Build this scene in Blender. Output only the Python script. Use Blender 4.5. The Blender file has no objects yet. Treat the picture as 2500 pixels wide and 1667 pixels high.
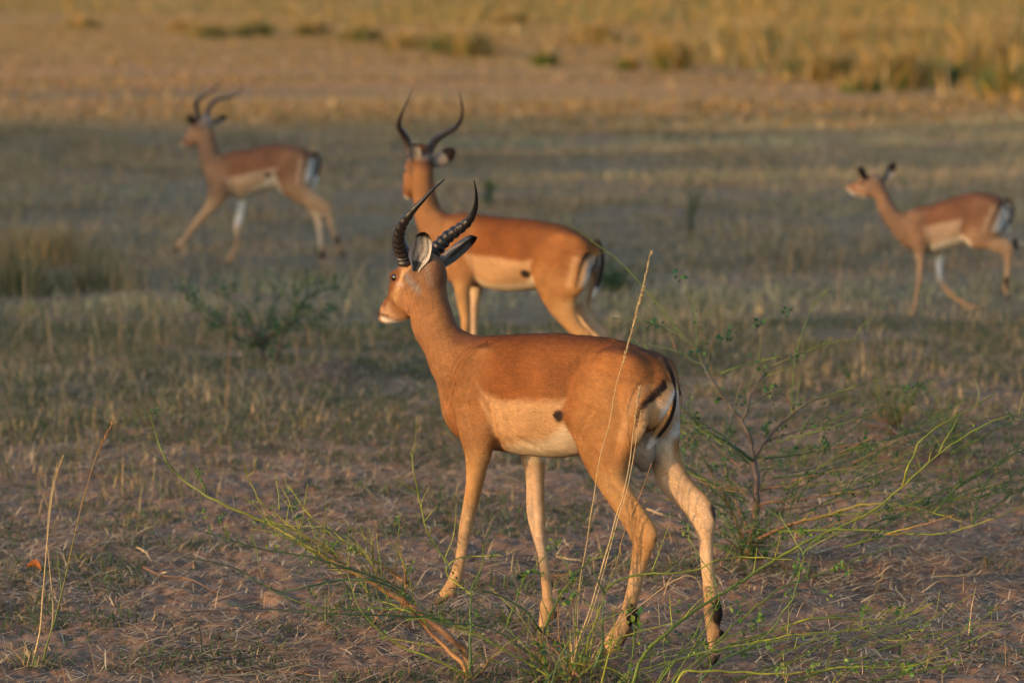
import bpy, bmesh, math, random
import numpy as np
from mathutils import Vector, Matrix

R = math.radians
sc = bpy.context.scene
rng = np.random.default_rng(7)
rnd = random.Random(11)

# ------------------------------------------------------------------ camera
W0, H0 = 2500.0, 1667.0          # the photograph's own pixels, used as a measuring grid
CAM_H = 2.03
FPX = 8000.0
V_HORIZON = 12.0
PITCH = math.atan((H0 / 2 - V_HORIZON) / FPX)
cam_d = bpy.data.cameras.new('camera')
cam_d.sensor_width = 36.0
cam_d.lens = FPX / W0 * 36.0
cam_d.clip_start = 0.5
cam_d.clip_end = 5000
cam = bpy.data.objects.new('camera', cam_d)
sc.collection.objects.link(cam)
cam.location = (0, 0, CAM_H)
cam.rotation_euler = (math.pi / 2 - PITCH, 0, 0)
cam_d.dof.use_dof = True
cam_d.dof.focus_distance = 10.35
cam_d.dof.aperture_fstop = 2.9
sc.camera = cam

# ------------------------------------------------------------------ sky, sun, exposure
SUN_EL = R(11.0)
SUN_AZ = Vector((-0.84, -0.54))      # horizontal direction from the scene to the sun
SUN_AZ.normalize()
world = bpy.data.worlds.new('World')
sc.world = world
world.use_nodes = True
wn = world.node_tree.nodes
wl = world.node_tree.links
for n in list(wn):
    wn.remove(n)
sky = wn.new('ShaderNodeTexSky')
sky.sky_type = 'NISHITA'
sky.sun_disc = False
sky.sun_elevation = SUN_EL
sky.sun_rotation = math.atan2(SUN_AZ.x, SUN_AZ.y)
sky.air_density = 1.0
sky.dust_density = 1.0
sky.ozone_density = 1.3
bg = wn.new('ShaderNodeBackground')
bg.inputs['Strength'].default_value = 0.15
wo = wn.new('ShaderNodeOutputWorld')
wl.new(sky.outputs[0], bg.inputs['Color'])
wl.new(bg.outputs[0], wo.inputs['Surface'])

sun_d = bpy.data.lights.new('sun', 'SUN')
sun_d.energy = 2.0
sun_d.angle = R(0.9)
sun_d.color = (1.0, 0.61, 0.27)
sun = bpy.data.objects.new('sun', sun_d)
sc.collection.objects.link(sun)
_sv = Vector((SUN_AZ.x * math.cos(SUN_EL), SUN_AZ.y * math.cos(SUN_EL), math.sin(SUN_EL)))
sun.rotation_euler = _sv.to_track_quat('Z', 'Y').to_euler()
sun.location = (-30, -30, 12)

sc.view_settings.view_transform = 'Standard'
sc.view_settings.look = 'None'
sc.view_settings.exposure = 1.08
sc.view_settings.gamma = 1.0
sc.view_settings.use_curve_mapping = False
sc.render.engine = 'CYCLES'
sc.cycles.use_denoising = True
sc.cycles.max_bounces = 5
sc.cycles.diffuse_bounces = 3
sc.cycles.glossy_bounces = 2
sc.cycles.transparent_max_bounces = 6
sc.render.film_transparent = False

# ------------------------------------------------------------------ measuring
CP, SP = math.cos(PITCH), math.sin(PITCH)
CAM = np.array([0.0, 0.0, CAM_H])

def ray(u, v):
    x = (u - W0 / 2) / FPX
    y = -(v - H0 / 2) / FPX
    return np.array([x, CP + y * SP, -SP + y * CP])

def at_plane(u, v, o, n):
    d = ray(u, v)
    o = np.asarray(o, float); n = np.asarray(n, float)
    return CAM + d * (np.dot(o - CAM, n) / np.dot(d, n))

def at(u, v, dist):
    """the point seen at (u, v) that stands dist metres in front of the camera"""
    return at_plane(u, v, (0, dist, 0), (0, 1, 0))

def gpos(u, v):
    return at_plane(u, v, (0, 0, 0), (0, 0, 1))

def noise3(P, s, seed=0):
    """smooth value noise in -1..1 at scale s"""
    Q = np.asarray(P, float) / s + seed * 17.31
    I = np.floor(Q).astype(np.int64)
    F = Q - I
    F = F * F * (3 - 2 * F)
    def h(i, j, k):
        n = (i * 374761393 + j * 668265263 + k * 2147483647 + seed * 144269) & 0xffffffff
        n = ((n ^ (n >> 13)) * 1274126177) & 0xffffffff
        return ((n ^ (n >> 16)) & 0xffff) / 32767.5 - 1.0
    r = 0
    for a in (0, 1):
        for b in (0, 1):
            for c in (0, 1):
                w = (F[..., 0] if a else 1 - F[..., 0]) * (F[..., 1] if b else 1 - F[..., 1]) * (F[..., 2] if c else 1 - F[..., 2])
                r = r + w * h(I[..., 0] + a, I[..., 1] + b, I[..., 2] + c)
    return r

def fbm2(x, y, s, seed=0, octs=3):
    P = np.stack([x, y, np.zeros_like(x)], -1)
    r = 0; a = 1.0
    for o in range(octs):
        r = r + a * noise3(P, s / (2 ** o), seed + o)
        a *= 0.5
    return r

# ------------------------------------------------------------------ object helpers
def smooth01(x):
    x = np.clip(x, 0, 1)
    return x * x * (3 - 2 * x)

def lerp(c, tgt, f):
    return c * (1 - f[:, None]) + np.asarray(tgt) * f[:, None]

def link(o):
    sc.collection.objects.link(o)
    return o

def tag(o, label=None, cat=None, group=None, kind=None):
    if label: o['label'] = label
    if cat: o['category'] = cat
    if group: o['group'] = group
    if kind: o['kind'] = kind
    return o

def empty(name, loc, rz=0.0):
    o = bpy.data.objects.new(name, None)
    o.location = loc
    o.rotation_euler = (0, 0, rz)
    o.empty_display_size = 0.1
    return link(o)

def mesh_obj(name, V, F, mat, parent=None, smooth=True, col=None, colname='coat'):
    """V (n,3), F (m,k) array of one face size or list of such arrays"""
    me = bpy.data.meshes.new(name)
    V = np.asarray(V, np.float32)
    Fs = F if isinstance(F, list) else [F]
    Fs = [np.asarray(f, np.int32) for f in Fs if len(f)]
    me.vertices.add(len(V))
    me.vertices.foreach_set('co', V.ravel())
    nl = sum(f.size for f in Fs)
    nf = sum(len(f) for f in Fs)
    me.loops.add(nl)
    me.polygons.add(nf)
    me.loops.foreach_set('vertex_index', np.concatenate([f.ravel() for f in Fs]))
    starts = []
    s = 0
    for f in Fs:
        k = f.shape[1]
        starts.append(s + np.arange(len(f)) * k)
        s += f.size
    me.polygons.foreach_set('loop_start', np.concatenate(starts).astype(np.int32))
    me.update(calc_edges=True)
    me.validate()
    if smooth:
        me.polygons.foreach_set('use_smooth', np.ones(len(me.polygons), bool))
    if col is not None:
        a = me.color_attributes.new(colname, 'FLOAT_COLOR', 'POINT')
        c = np.ones((len(V), 4), np.float32)
        c[:, :3] = col
        a.data.foreach_set('color', c.ravel())
    if mat is not None:
        me.materials.append(mat)
    o = bpy.data.objects.new(name, me)
    link(o)
    if parent is not None:
        o.parent = parent
    return o

def tube(points, radii, segs=6, closed_tip=True):
    """verts and quads of a tube along points"""
    P = np.asarray(points, float)
    n = len(P)
    r = np.broadcast_to(np.asarray(radii, float), (n,)) if np.ndim(radii) <= 1 else radii
    T = np.gradient(P, axis=0)
    T /= np.linalg.norm(T, axis=1)[:, None] + 1e-12
    ref = np.array([0.31, 0.17, 0.93])
    if abs(np.dot(T[0], ref)) > 0.9: ref = np.array([1.0, 0.1, 0.0])
    A = np.zeros_like(P)
    a = ref - T[0] * np.dot(ref, T[0]); a /= np.linalg.norm(a)
    for i in range(n):
        a = a - T[i] * np.dot(a, T[i]); a /= np.linalg.norm(a) + 1e-12
        A[i] = a
    B = np.cross(T, A)
    ang = np.arange(segs) * 2 * math.pi / segs
    V = P[:, None, :] + r[:, None, None] * (np.cos(ang)[None, :, None] * A[:, None, :] + np.sin(ang)[None, :, None] * B[:, None, :])
    V = V.reshape(-1, 3)
    i = np.arange(n - 1)[:, None] * segs
    j = np.arange(segs)[None, :]
    j2 = (j + 1) % segs
    F = np.stack([i + j, i + j2, i + segs + j2, i + segs + j], -1).reshape(-1, 4)
    return V, F

def catmull(P, sub):
    P = np.asarray(P, float)
    n = len(P)
    if n < 3:
        t = np.linspace(0, 1, sub * (n - 1) + 1)[:, None]
        return P[0] * (1 - t) + P[-1] * t
    E = np.vstack([2 * P[0] - P[1], P, 2 * P[-1] - P[-2]])
    out = []
    for i in range(n - 1):
        p0, p1, p2, p3 = E[i], E[i + 1], E[i + 2], E[i + 3]
        for k in range(sub):
            t = k / sub
            out.append(0.5 * ((2 * p1) + (-p0 + p2) * t + (2 * p0 - 5 * p1 + 4 * p2 - p3) * t * t + (-p0 + 3 * p1 - 3 * p2 + p3) * t ** 3))
    out.append(P[-1])
    return np.array(out)

class Batch:
    """collects many small shapes into one mesh"""
    def __init__(s):
        s.V = []; s.F = {}; s.C = []; s.n = 0
    def add(s, V, F, col=None):
        V = np.asarray(V, float); F = np.asarray(F)
        s.F.setdefault(F.shape[1], []).append(F + s.n)
        s.V.append(V)
        if col is not None:
            s.C.append(np.broadcast_to(np.asarray(col, float), (len(V), 3)))
        s.n += len(V)
    def build(s, name, mat, parent=None, smooth=True):
        V = np.concatenate(s.V)
        F = [np.concatenate(f) for f in s.F.values()]
        C = np.concatenate(s.C) if s.C else None
        return mesh_obj(name, V, F, mat, parent, smooth, C, 'coat')

# ------------------------------------------------------------------ materials
def nodes_of(m):
    m.use_nodes = True
    nt = m.node_tree
    b = nt.nodes.get('Principled BSDF')
    return nt, nt.nodes, nt.links, b

def attr_mat(name, rough=0.7, spec=0.3, noise_scale=60.0, noise_amt=0.25, bump=0.2, bump_scale=200.0, sheen=0.0,
             stretch=(1, 1, 1), trans=0.0, big_scale=6.0, big_amt=0.12):
    """colour comes from the mesh's own pigment attribute, broken up by noise"""
    m = bpy.data.materials.new(name)
    nt, N, L, b = nodes_of(m)
    at_ = N.new('ShaderNodeAttribute'); at_.attribute_name = 'coat'
    tc = N.new('ShaderNodeTexCoord')
    mp = N.new('ShaderNodeMapping'); mp.inputs['Scale'].default_value = stretch
    L.new(tc.outputs['Object'], mp.inputs['Vector'])
    n1 = N.new('ShaderNodeTexNoise'); n1.inputs['Scale'].default_value = noise_scale
    n1.inputs['Detail'].default_value = 5; n1.inputs['Roughness'].default_value = 0.7
    L.new(mp.outputs[0], n1.inputs['Vector'])
    mr = N.new('ShaderNodeMapRange')
    mr.inputs['From Min'].default_value = 0.25; mr.inputs['From Max'].default_value = 0.75
    mr.inputs['To Min'].default_value = 1 - noise_amt; mr.inputs['To Max'].default_value = 1 + noise_amt
    L.new(n1.outputs['Fac'], mr.inputs['Value'])
    n2 = N.new('ShaderNodeTexNoise'); n2.inputs['Scale'].default_value = big_scale
    n2.inputs['Detail'].default_value = 3
    L.new(tc.outputs['Object'], n2.inputs['Vector'])
    mr2 = N.new('ShaderNodeMapRange')
    mr2.inputs['From Min'].default_value = 0.3; mr2.inputs['From Max'].default_value = 0.7
    mr2.inputs['To Min'].default_value = 1 - big_amt; mr2.inputs['To Max'].default_value = 1 + big_amt
    L.new(n2.outputs['Fac'], mr2.inputs['Value'])
    mu = N.new('ShaderNodeMath'); mu.operation = 'MULTIPLY'
    L.new(mr.outputs[0], mu.inputs[0]); L.new(mr2.outputs[0], mu.inputs[1])
    vm = N.new('ShaderNodeVectorMath'); vm.operation = 'SCALE'
    L.new(at_.outputs['Color'], vm.inputs[0]); L.new(mu.outputs[0], vm.inputs['Scale'])
    L.new(vm.outputs[0], b.inputs['Base Color'])
    b.inputs['Roughness'].default_value = rough
    b.inputs['Specular IOR Level'].default_value = spec
    if sheen:
        b.inputs['Sheen Weight'].default_value = sheen
        b.inputs['Sheen Roughness'].default_value = 0.5
        b.inputs['Sheen Tint'].default_value = (1, 0.9, 0.8, 1)
    if bump:
        n3 = N.new('ShaderNodeTexNoise'); n3.inputs['Scale'].default_value = bump_scale
        n3.inputs['Detail'].default_value = 3
        L.new(mp.outputs[0], n3.inputs['Vector'])
        bp = N.new('ShaderNodeBump'); bp.inputs['Strength'].default_value = bump
        bp.inputs['Distance'].default_value = 0.004
        L.new(n3.outputs['Fac'], bp.inputs['Height'])
        L.new(bp.outputs[0], b.inputs['Normal'])
    if trans:
        out = [n for n in N if n.type == 'OUTPUT_MATERIAL'][0]
        tr = N.new('ShaderNodeBsdfTranslucent')
        L.new(vm.outputs[0], tr.inputs['Color'])
        mx = N.new('ShaderNodeMixShader'); mx.inputs['Fac'].default_value = trans
        L.new(b.outputs[0], mx.inputs[1]); L.new(tr.outputs[0], mx.inputs[2])
        L.new(mx.outputs[0], out.inputs['Surface'])
    return m

def flat_mat(name, col, rough=0.5, spec=0.5, coat=0.0):
    m = bpy.data.materials.new(name)
    nt, N, L, b = nodes_of(m)
    tc = N.new('ShaderNodeTexCoord')
    n1 = N.new('ShaderNodeTexNoise'); n1.inputs['Scale'].default_value = 90
    L.new(tc.outputs['Object'], n1.inputs['Vector'])
    cr = N.new('ShaderNodeValToRGB')
    cr.color_ramp.elements[0].color = tuple(c * 0.65 for c in col) + (1,)
    cr.color_ramp.elements[1].color = tuple(min(1, c * 1.35) for c in col) + (1,)
    L.new(n1.outputs['Fac'], cr.inputs[0]); L.new(cr.outputs[0], b.inputs['Base Color'])
    b.inputs['Roughness'].default_value = rough
    b.inputs['Specular IOR Level'].default_value = spec
    b.inputs['Coat Weight'].default_value = coat
    return m

M_FUR = attr_mat('fur', 0.85, 0.08, 150, 0.24, 0.4, 260, 0.0, stretch=(0.35, 1, 1), big_scale=7, big_amt=.2)
M_HAIR = attr_mat('hair', 0.6, 0.25, 60, 0.15, 0, big_scale=7, big_amt=.2)
M_HORN = attr_mat('horn', 0.42, 0.45, 120, 0.35, 0.3, 160)
M_HOOF = flat_mat('hoof', (0.075, 0.055, 0.042), 0.5)
M_EYE = flat_mat('eye', (0.008, 0.005, 0.004), 0.08, 0.6, 0.5)
# ------------------------------------------------------------------ terrain
def gz(x, y, fine=True):
    """height of the ground"""
    x = np.asarray(x, float); y = np.asarray(y, float)
    z = np.where(y > 70, 0.0125 * (y - 70), 0.0)
    z = np.where(y > 330, 0.0125 * 260, z)
    amp = np.clip((y - 45) / 60, 0, 1)
    z = z + amp * 0.18 * fbm2(x, y, 28, 3, 2)
    near = np.clip((70 - y) / 40, 0.25, 1)
    z = z + 0.022 * near * fbm2(x, y, 1.3, 11, 2)
    # low dark mound behind the near ram's head
    z = z + 0.07 * np.exp(-(((x + 0.92) / 0.30) ** 2 + ((y - 18.0) / 0.5) ** 2)) * (1 + .4 * noise3(np.stack([x, y, x * 0], -1), .12, 5))
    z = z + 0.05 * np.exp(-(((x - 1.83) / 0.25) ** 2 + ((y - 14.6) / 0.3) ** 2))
    if fine:
        f = np.clip((34 - y) / 14, 0, 1)
        rid = 1 - np.abs(fbm2(x, y, .16, 21, 3))
        bare = smooth01((18.5 - y) / 5)
        z = z + f * (0.4 + 0.6 * bare) * (0.032 * (rid - .6) * (0.5 + 0.5 * fbm2(x, y, .8, 55, 1)) + 0.011 * fbm2(x, y, .05, 31, 2))
    return z

def build_ground():
    ys = [-80, -30, 0, 5, 8, 9.0]
    y = 9.2
    while y < 34:
        ys.append(y); y *= 1.0022
    while y < 900:
        ys.append(y); y *= 1.0075
    ys = np.array(ys + [1400, 2500])
    inner = np.linspace(-.21, .21, 400)
    outer = np.array([.213, .218, .225, .235, .25, .27, .29, .31, .33, .35, .38, .42, .5, .9, 2, 6, 40, 120])
    g = np.r_[-outer[::-1], inner, outer]
    X = np.maximum(ys, 9.0)[:, None] * g[None, :]
    X = np.clip(X, -2600, 2600)
    Y = np.broadcast_to(ys[:, None], X.shape)
    Z = gz(X.ravel(), Y.ravel()).reshape(X.shape)
    n, m = X.shape
    V = np.stack([X, Y, Z], -1).reshape(-1, 3)
    i = np.arange(n - 1)[:, None] * m; j = np.arange(m - 1)[None]
    F = np.stack([i + j, i + j + 1, i + m + j + 1, i + m + j], -1).reshape(-1, 4)
    x, y, z = V.T
    soil = np.array([.265, .162, .108]); dark = np.array([.12, .078, .058]); pale = np.array([.46, .28, .175])
    olive = np.array([.185, .140, .075]); straw = np.array([.36, .25, .14]); pink = np.array([.46, .225, .092]); gold = np.array([.38, .215, .065])
    n1 = fbm2(x, y, .5, 61, 3); n2 = fbm2(x, y, .07, 71, 2); n3 = fbm2(x, y, 3.5, 81, 2)
    col = np.tile(soil, (len(V), 1))
    col = lerp(col, dark, smooth01(.5 + .6 * n1 - .25 + .3 * n2) * .75)
    col = lerp(col, pale, smooth01(.4 * n2 + .3 * n1 - .1) * .6)
    # grass grown ground from 17 m on
    u = x / np.maximum(y, 9)
    gr = smooth01((y - 15.5 + 2.2 * n3 - 6 * np.clip(u + .02, -.12, .1)) / 4)
    col = lerp(col, olive, gr * smooth01(.75 + .35 * n1) * .85)
    col = lerp(col, straw, gr * smooth01(.35 * n2 + .35 * n1 + .1) * .6)
    # trodden band and the gold field beyond
    n4 = fbm2(x * .35, y, 7, 91, 3)
    far = smooth01((y - 50 + 3 * n4) / 10)
    col = lerp(col, pink, far * .9)
    n5 = fbm2(x * .16, y, 3.5, 95, 3)
    col = lerp(col, olive * 1.0, far * smooth01(.25 + .9 * n5 + .5 * smooth01((u - .05) / .1) * (y < 110)) * .75)
    col = lerp(col, gold * 1.15, far * smooth01(-.1 + 1.1 * fbm2(x * .2, y, 5, 99, 3)) * .7)
    col = lerp(col, gold, smooth01((y - 85 + 12 * n4) / 30) * .8)
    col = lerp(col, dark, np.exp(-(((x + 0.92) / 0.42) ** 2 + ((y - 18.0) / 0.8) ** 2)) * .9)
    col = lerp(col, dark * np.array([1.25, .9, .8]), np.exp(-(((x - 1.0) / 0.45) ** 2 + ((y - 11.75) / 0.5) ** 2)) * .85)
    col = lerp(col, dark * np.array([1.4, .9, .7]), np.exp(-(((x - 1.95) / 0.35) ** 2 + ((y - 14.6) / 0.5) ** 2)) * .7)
    col = lerp(col, dark, smooth01((-n2 - .55) / .4) * .5)
    m_ = attr_mat('soil', 0.95, 0.1, 48, .48, 1.0, 80, 0, big_scale=3.0, big_amt=.14)
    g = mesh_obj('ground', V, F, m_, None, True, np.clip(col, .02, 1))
    g['kind'] = 'structure'
    return g

build_ground()
# ------------------------------------------------------------------ animals
# palette: coat colours, and a painted shade for the back of the neck
C = {
    'saddle': (0.205, 0.070, 0.020), 'back': (0.120, 0.036, 0.015), 'flank': (0.420, 0.240, 0.115), 'belly': (0.560, 0.430, 0.290),
    'haunch': (0.245, 0.096, 0.030), 'thigh': (0.325, 0.152, 0.055), 'shoulder': (0.280, 0.131, 0.050), 'neck': (0.265, 0.122, 0.048),
    'legl': (0.480, 0.295, 0.150), 'mix1': (0.225, 0.086, 0.029), 'mix2': (0.220, 0.079, 0.024),
    'neckshade': (0.150, 0.062, 0.032), 'throat': (0.440, 0.235, 0.105), 'leg': (0.405, 0.215, 0.085), 'leginner': (0.540, 0.360, 0.220),
    'legdark': (0.40, 0.22, 0.11), 'face': (0.310, 0.145, 0.062), 'nose': (0.230, 0.088, 0.032), 'muzzle': (0.380, 0.220, 0.125),
    'chin': (0.78, 0.72, 0.66), 'crown': (0.120, 0.050, 0.025), 'skull': (0.200, 0.105, 0.060), 'black': (0.022, 0.014, 0.012),
    'white': (0.62, 0.585, 0.56), 'grey': (0.20, 0.17, 0.15), 'pale': (0.500, 0.300, 0.150),
}
C = {k: np.array(v) for k, v in C.items()}

class Frame:
    """vertical plane through o with heading away from the camera by yaw; side +1 is the animal's left"""
    def __init__(s, o, yaw):
        s.o = np.asarray(o, float)
        s.yaw = yaw
        c, n = math.cos(yaw), math.sin(yaw)
        s.h = np.array([-c, n, 0.0]); s.l = np.array([-n, -c, 0.0]); s.z = np.array([0, 0, 1.0])
        s.sy, s.cy = n, c
    def pt(s, u, v, lat=0.0):
        return at_plane(u, v, s.o + s.l * lat, s.l)
    def loc(s, P):
        Q = np.asarray(P) - s.o
        return np.stack([Q @ s.h, Q @ s.l, Q @ s.z], -1)

def chain(body, st, k=0.012, sub=4, frame=None, cols=None, inner=None, bulge=1.0):
    """st: (u1,v1,u2,v2,lat,w) per station: the two outline points in the picture, the side offset and the half width.
    Returned in the body's own local metres."""
    fr = frame or body
    c, nv, b, w = [], [], [], []
    for (u1, v1, u2, v2, lat, ww) in st:
        p1, p2 = fr.pt(u1, v1, lat), fr.pt(u2, v2, lat)
        cen = (p1 + p2) / 2
        du, dv = u2 - u1, v2 - v1
        L = math.hypot(du, dv)
        nx = du / L
        D = p2 - p1
        full = np.linalg.norm(D) / 2
        pxm = FPX / cen[1]
        e = L / 2 / pxm
        wx = ww * fr.sy * abs(nx)
        e2 = math.sqrt(max(e * e - wx * wx, (0.35 * e) ** 2))
        b.append(full * e2 / e)
        c.append(cen); nv.append(D / np.linalg.norm(D)); w.append(ww)
    c = body.loc(np.array(c))
    nv = np.array(nv) @ np.stack([body.h, body.l, body.z], 1)
    lat_axis = fr.l @ np.stack([body.h, body.l, body.z], 1)
    A = np.hstack([c, nv, np.array(b)[:, None], np.array(w)[:, None]])
    if cols is not None:
        A = np.hstack([A, np.array([C[x] for x in cols])])
    if inner is not None:
        A = np.hstack([A, np.array([C[x] for x in inner])])
    Dn = catmull(A, sub)
    ch = {'c': Dn[:, :3], 'n': Dn[:, 3:6], 'b': np.maximum(Dn[:, 6], 0.004), 'w': np.maximum(Dn[:, 7], 0.004), 'm': lat_axis, 'k': k}
    ch['n'] /= np.linalg.norm(ch['n'], axis=1)[:, None]
    if cols is not None: ch['col'] = np.clip(Dn[:, 8:11], 0, 1)
    if inner is not None: ch['inn'] = np.clip(Dn[:, 11:14], 0, 1)
    ch['side'] = np.sign(st[len(st) // 2][4]) or 1.0
    return ch

def blob(body, u, v, lat, r, k=0.02, col='belly'):
    """ellipsoid; r = (along, side, up)"""
    c = body.loc(body.pt(u, v, lat))
    return {'blob': True, 'c': c, 'r': np.array(r), 'k': k, 'colv': C[col]}

def seg_d(P, ch, i):
    a, d = ch['c'][i], ch['c'][i + 1] - ch['c'][i]
    L2 = max(d @ d, 1e-12)
    t = np.clip(((P - a) @ d) / L2, 0, 1)
    ti = d / math.sqrt(L2)
    m = ch['m'] - ti * (ch['m'] @ ti); m /= np.linalg.norm(m) + 1e-9
    e = np.cross(m, ti)
    q = P - (a + t[:, None] * d)
    k0 = max(abs(ch['n'][i] @ e), 0.5); k1 = max(abs(ch['n'][i + 1] @ e), 0.5)
    b = ch['b'][i] * k0 * (1 - t) + ch['b'][i + 1] * k1 * t
    w = ch['w'][i] * (1 - t) + ch['w'][i + 1] * t
    qe, qm, qt = q @ e, q @ m, q @ ti
    cr = np.minimum(b, w)
    r = np.sqrt((qe / b) ** 2 + (qm / w) ** 2 + (qt / cr) ** 2) + 1e-6
    ql = np.sqrt(qe ** 2 + qm ** 2 + qt ** 2)
    dist = np.where(r > 0.3, ql * (1 - 1 / r), -cr * 0.8)
    return dist, t, qm / w

def smin(a, b, k):
    h = np.clip(0.5 + 0.5 * (b - a) / k, 0, 1)
    return b * (1 - h) + a * h - k * h * (1 - h)

def grid_eval(chains, h, pad=0.02):
    lo = np.full(3, 1e9); hi = np.full(3, -1e9)
    for ch in chains:
        if 'blob' in ch:
            lo = np.minimum(lo, ch['c'] - ch['r']); hi = np.maximum(hi, ch['c'] + ch['r'])
        else:
            rr = np.maximum(ch['b'], ch['w'])[:, None]
            lo = np.minimum(lo, (ch['c'] - rr).min(0)); hi = np.maximum(hi, (ch['c'] + rr).max(0))
    lo -= pad; hi += pad
    n = np.ceil((hi - lo) / h).astype(int) + 1
    G = np.full(n, 0.5, np.float32)
    ax = [lo[a] + np.arange(n[a]) * h for a in range(3)]
    def box(l, u):
        s = []
        for a in range(3):
            i0 = max(0, int(math.floor((l[a] - lo[a]) / h))); i1 = min(n[a], int(math.ceil((u[a] - lo[a]) / h)) + 1)
            s.append(slice(i0, max(i1, i0 + 1)))
        X = np.meshgrid(*[ax[a][s[a]] for a in range(3)], indexing='ij')
        return tuple(s), np.stack([x.ravel() for x in X], -1), X[0].shape
    for ch in chains:
        kk = ch['k'] + 0.012
        if 'blob' in ch:
            s, P, shp = box(ch['c'] - ch['r'] - kk, ch['c'] + ch['r'] + kk)
            q = P - ch['c']
            r = np.sqrt(((q / ch['r']) ** 2).sum(1)) + 1e-6
            ql = np.linalg.norm(q, axis=1)
            d = np.where(r > 0.3, ql * (1 - 1 / r), -ch['r'].min() * 0.8).reshape(shp)
            G[s] = smin(G[s], d, ch['k'])
            continue
        rr = np.maximum(ch['b'], ch['w'])[:, None]
        bl = (ch['c'] - rr).min(0) - kk; bu = (ch['c'] + rr).max(0) + kk
        s0, P0, shp0 = box(bl, bu)
        D = np.full(shp0, 0.5, np.float32)
        for i in range(len(ch['c']) - 1):
            r1 = max(ch['b'][i], ch['w'][i], ch['b'][i + 1], ch['w'][i + 1]) + kk
            l = np.minimum(ch['c'][i], ch['c'][i + 1]) - r1; u = np.maximum(ch['c'][i], ch['c'][i + 1]) + r1
            s, P, shp = box(l, u)
            d, _, _ = seg_d(P, ch, i)
            loc = tuple(slice(max(s[a].start - s0[a].start, 0), s[a].stop - s0[a].start) for a in range(3))
            sub = D[loc]
            np.minimum(sub, d.reshape(shp)[:sub.shape[0], :sub.shape[1], :sub.shape[2]], out=sub)
        G[s0] = smin(G[s0], D, ch['k'])
    return G, lo, h

def surface_nets(G, lo, h):
    ins = G < 0
    nx, ny, nz = G.shape
    c = [ins[a:nx - 1 + a, b:ny - 1 + b, d:nz - 1 + d] for a in (0, 1) for b in (0, 1) for d in (0, 1)]
    s = sum(x.astype(np.int8) for x in c)
    act = (s > 0) & (s < 8)
    idx = np.argwhere(act)
    vid = np.full(act.shape, -1, np.int32)
    vid[act] = np.arange(len(idx))
    i, j, k = idx.T
    acc = np.zeros((len(idx), 3)); cnt = np.zeros(len(idx))
    corners = [(a, b, d) for a in (0, 1) for b in (0, 1) for d in (0, 1)]
    for p in range(8):
        for q in range(p + 1, 8):
            A, B = corners[p], corners[q]
            if sum(abs(A[x] - B[x]) for x in range(3)) != 1: continue
            g0 = G[i + A[0], j + A[1], k + A[2]]; g1 = G[i + B[0], j + B[1], k + B[2]]
            m = (g0 < 0) != (g1 < 0)
            t = np.where(m, g0 / np.where(m, g0 - g1, 1), 0)
            pos = np.array(A)[None] + t[:, None] * (np.array(B) - np.array(A))[None]
            acc[m] += pos[m]; cnt[m] += 1
    V = lo + (idx + acc / cnt[:, None]) * h
    F = []
    for ax_ in range(3):
        o = [0, 0, 0]; o[ax_] = 1
        a = ins[:nx - o[0], :ny - o[1], :nz - o[2]]; b = ins[o[0]:, o[1]:, o[2]:]
        e = np.argwhere(a != b)
        x, y = [(1, 2), (2, 0), (0, 1)][ax_]
        e = e[(e[:, x] > 0) & (e[:, y] > 0)]
        fl = a[tuple(e.T)]
        def cell(dx, dy):
            q = e.copy(); q[:, x] -= dx; q[:, y] -= dy
            return vid[q[:, 0], q[:, 1], q[:, 2]]
        Q = np.stack([cell(1, 1), cell(0, 1), cell(0, 0), cell(1, 0)], -1)
        Q[~fl] = Q[~fl][:, ::-1]
        F.append(Q)
    F = np.concatenate(F)
    F = F[(F >= 0).all(1)]
    return V, F

def relax(V, F, it=2, f=0.5):
    for _ in range(it):
        for ff in (f, -f * 0.9):
            S = np.zeros_like(V); n = np.zeros(len(V))
            for a in range(4):
                np.add.at(S, F[:, a], V[F[:, (a + 1) % 4]]); np.add.at(S, F[:, a], V[F[:, (a + 3) % 4]])
                np.add.at(n, F[:, a], 2)
            V = V + ff * (S / np.maximum(n, 1)[:, None] - V)
    return V

def poly_dist(Q, line):
    """distance of 2-D points to a polyline, and parameter 0..1"""
    best = np.full(len(Q), 1e9); par = np.zeros(len(Q)); n = len(line) - 1
    for i in range(n):
        a, d = line[i], line[i + 1] - line[i]
        t = np.clip(((Q - a) @ d) / max(d @ d, 1e-12), 0, 1)
        e = np.linalg.norm(Q - a - t[:, None] * d, axis=1)
        m = e < best
        best[m] = e[m]; par[m] = (i + t[m]) / n
    return best, par

def skin_cols(V, chains):
    acc = np.zeros((len(V), 3)); W = np.zeros(len(V))
    for ch in chains:
        if 'blob' in ch:
            if ch['colv'] is None: continue
            q = V - ch['c']
            r = np.sqrt(((q / ch['r']) ** 2).sum(1)) + 1e-6
            d = np.linalg.norm(q, axis=1) * (1 - 1 / r); col = np.broadcast_to(ch['colv'], (len(V), 3))
        else:
            if 'col' not in ch: continue
            d = np.full(len(V), 1e9); col = np.zeros((len(V), 3))
            for i in range(len(ch['c']) - 1):
                di, t, ym = seg_d(V, ch, i)
                cc = ch['col'][i] * (1 - t)[:, None] + ch['col'][i + 1] * t[:, None]
                if 'inn' in ch:
                    ci = ch['inn'][i] * (1 - t)[:, None] + ch['inn'][i + 1] * t[:, None]
                    f = smooth01((-ym * ch['side'] - 0.15) / 0.5)[:, None]
                    cc = cc * (1 - f) + ci * f
                m = di < d
                d[m] = di[m]; col[m] = cc[m]
        w = np.exp(-np.clip(d, -0.02, 0.2) / 0.012)
        acc += w[:, None] * col; W += w
    return acc / W[:, None]

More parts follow.
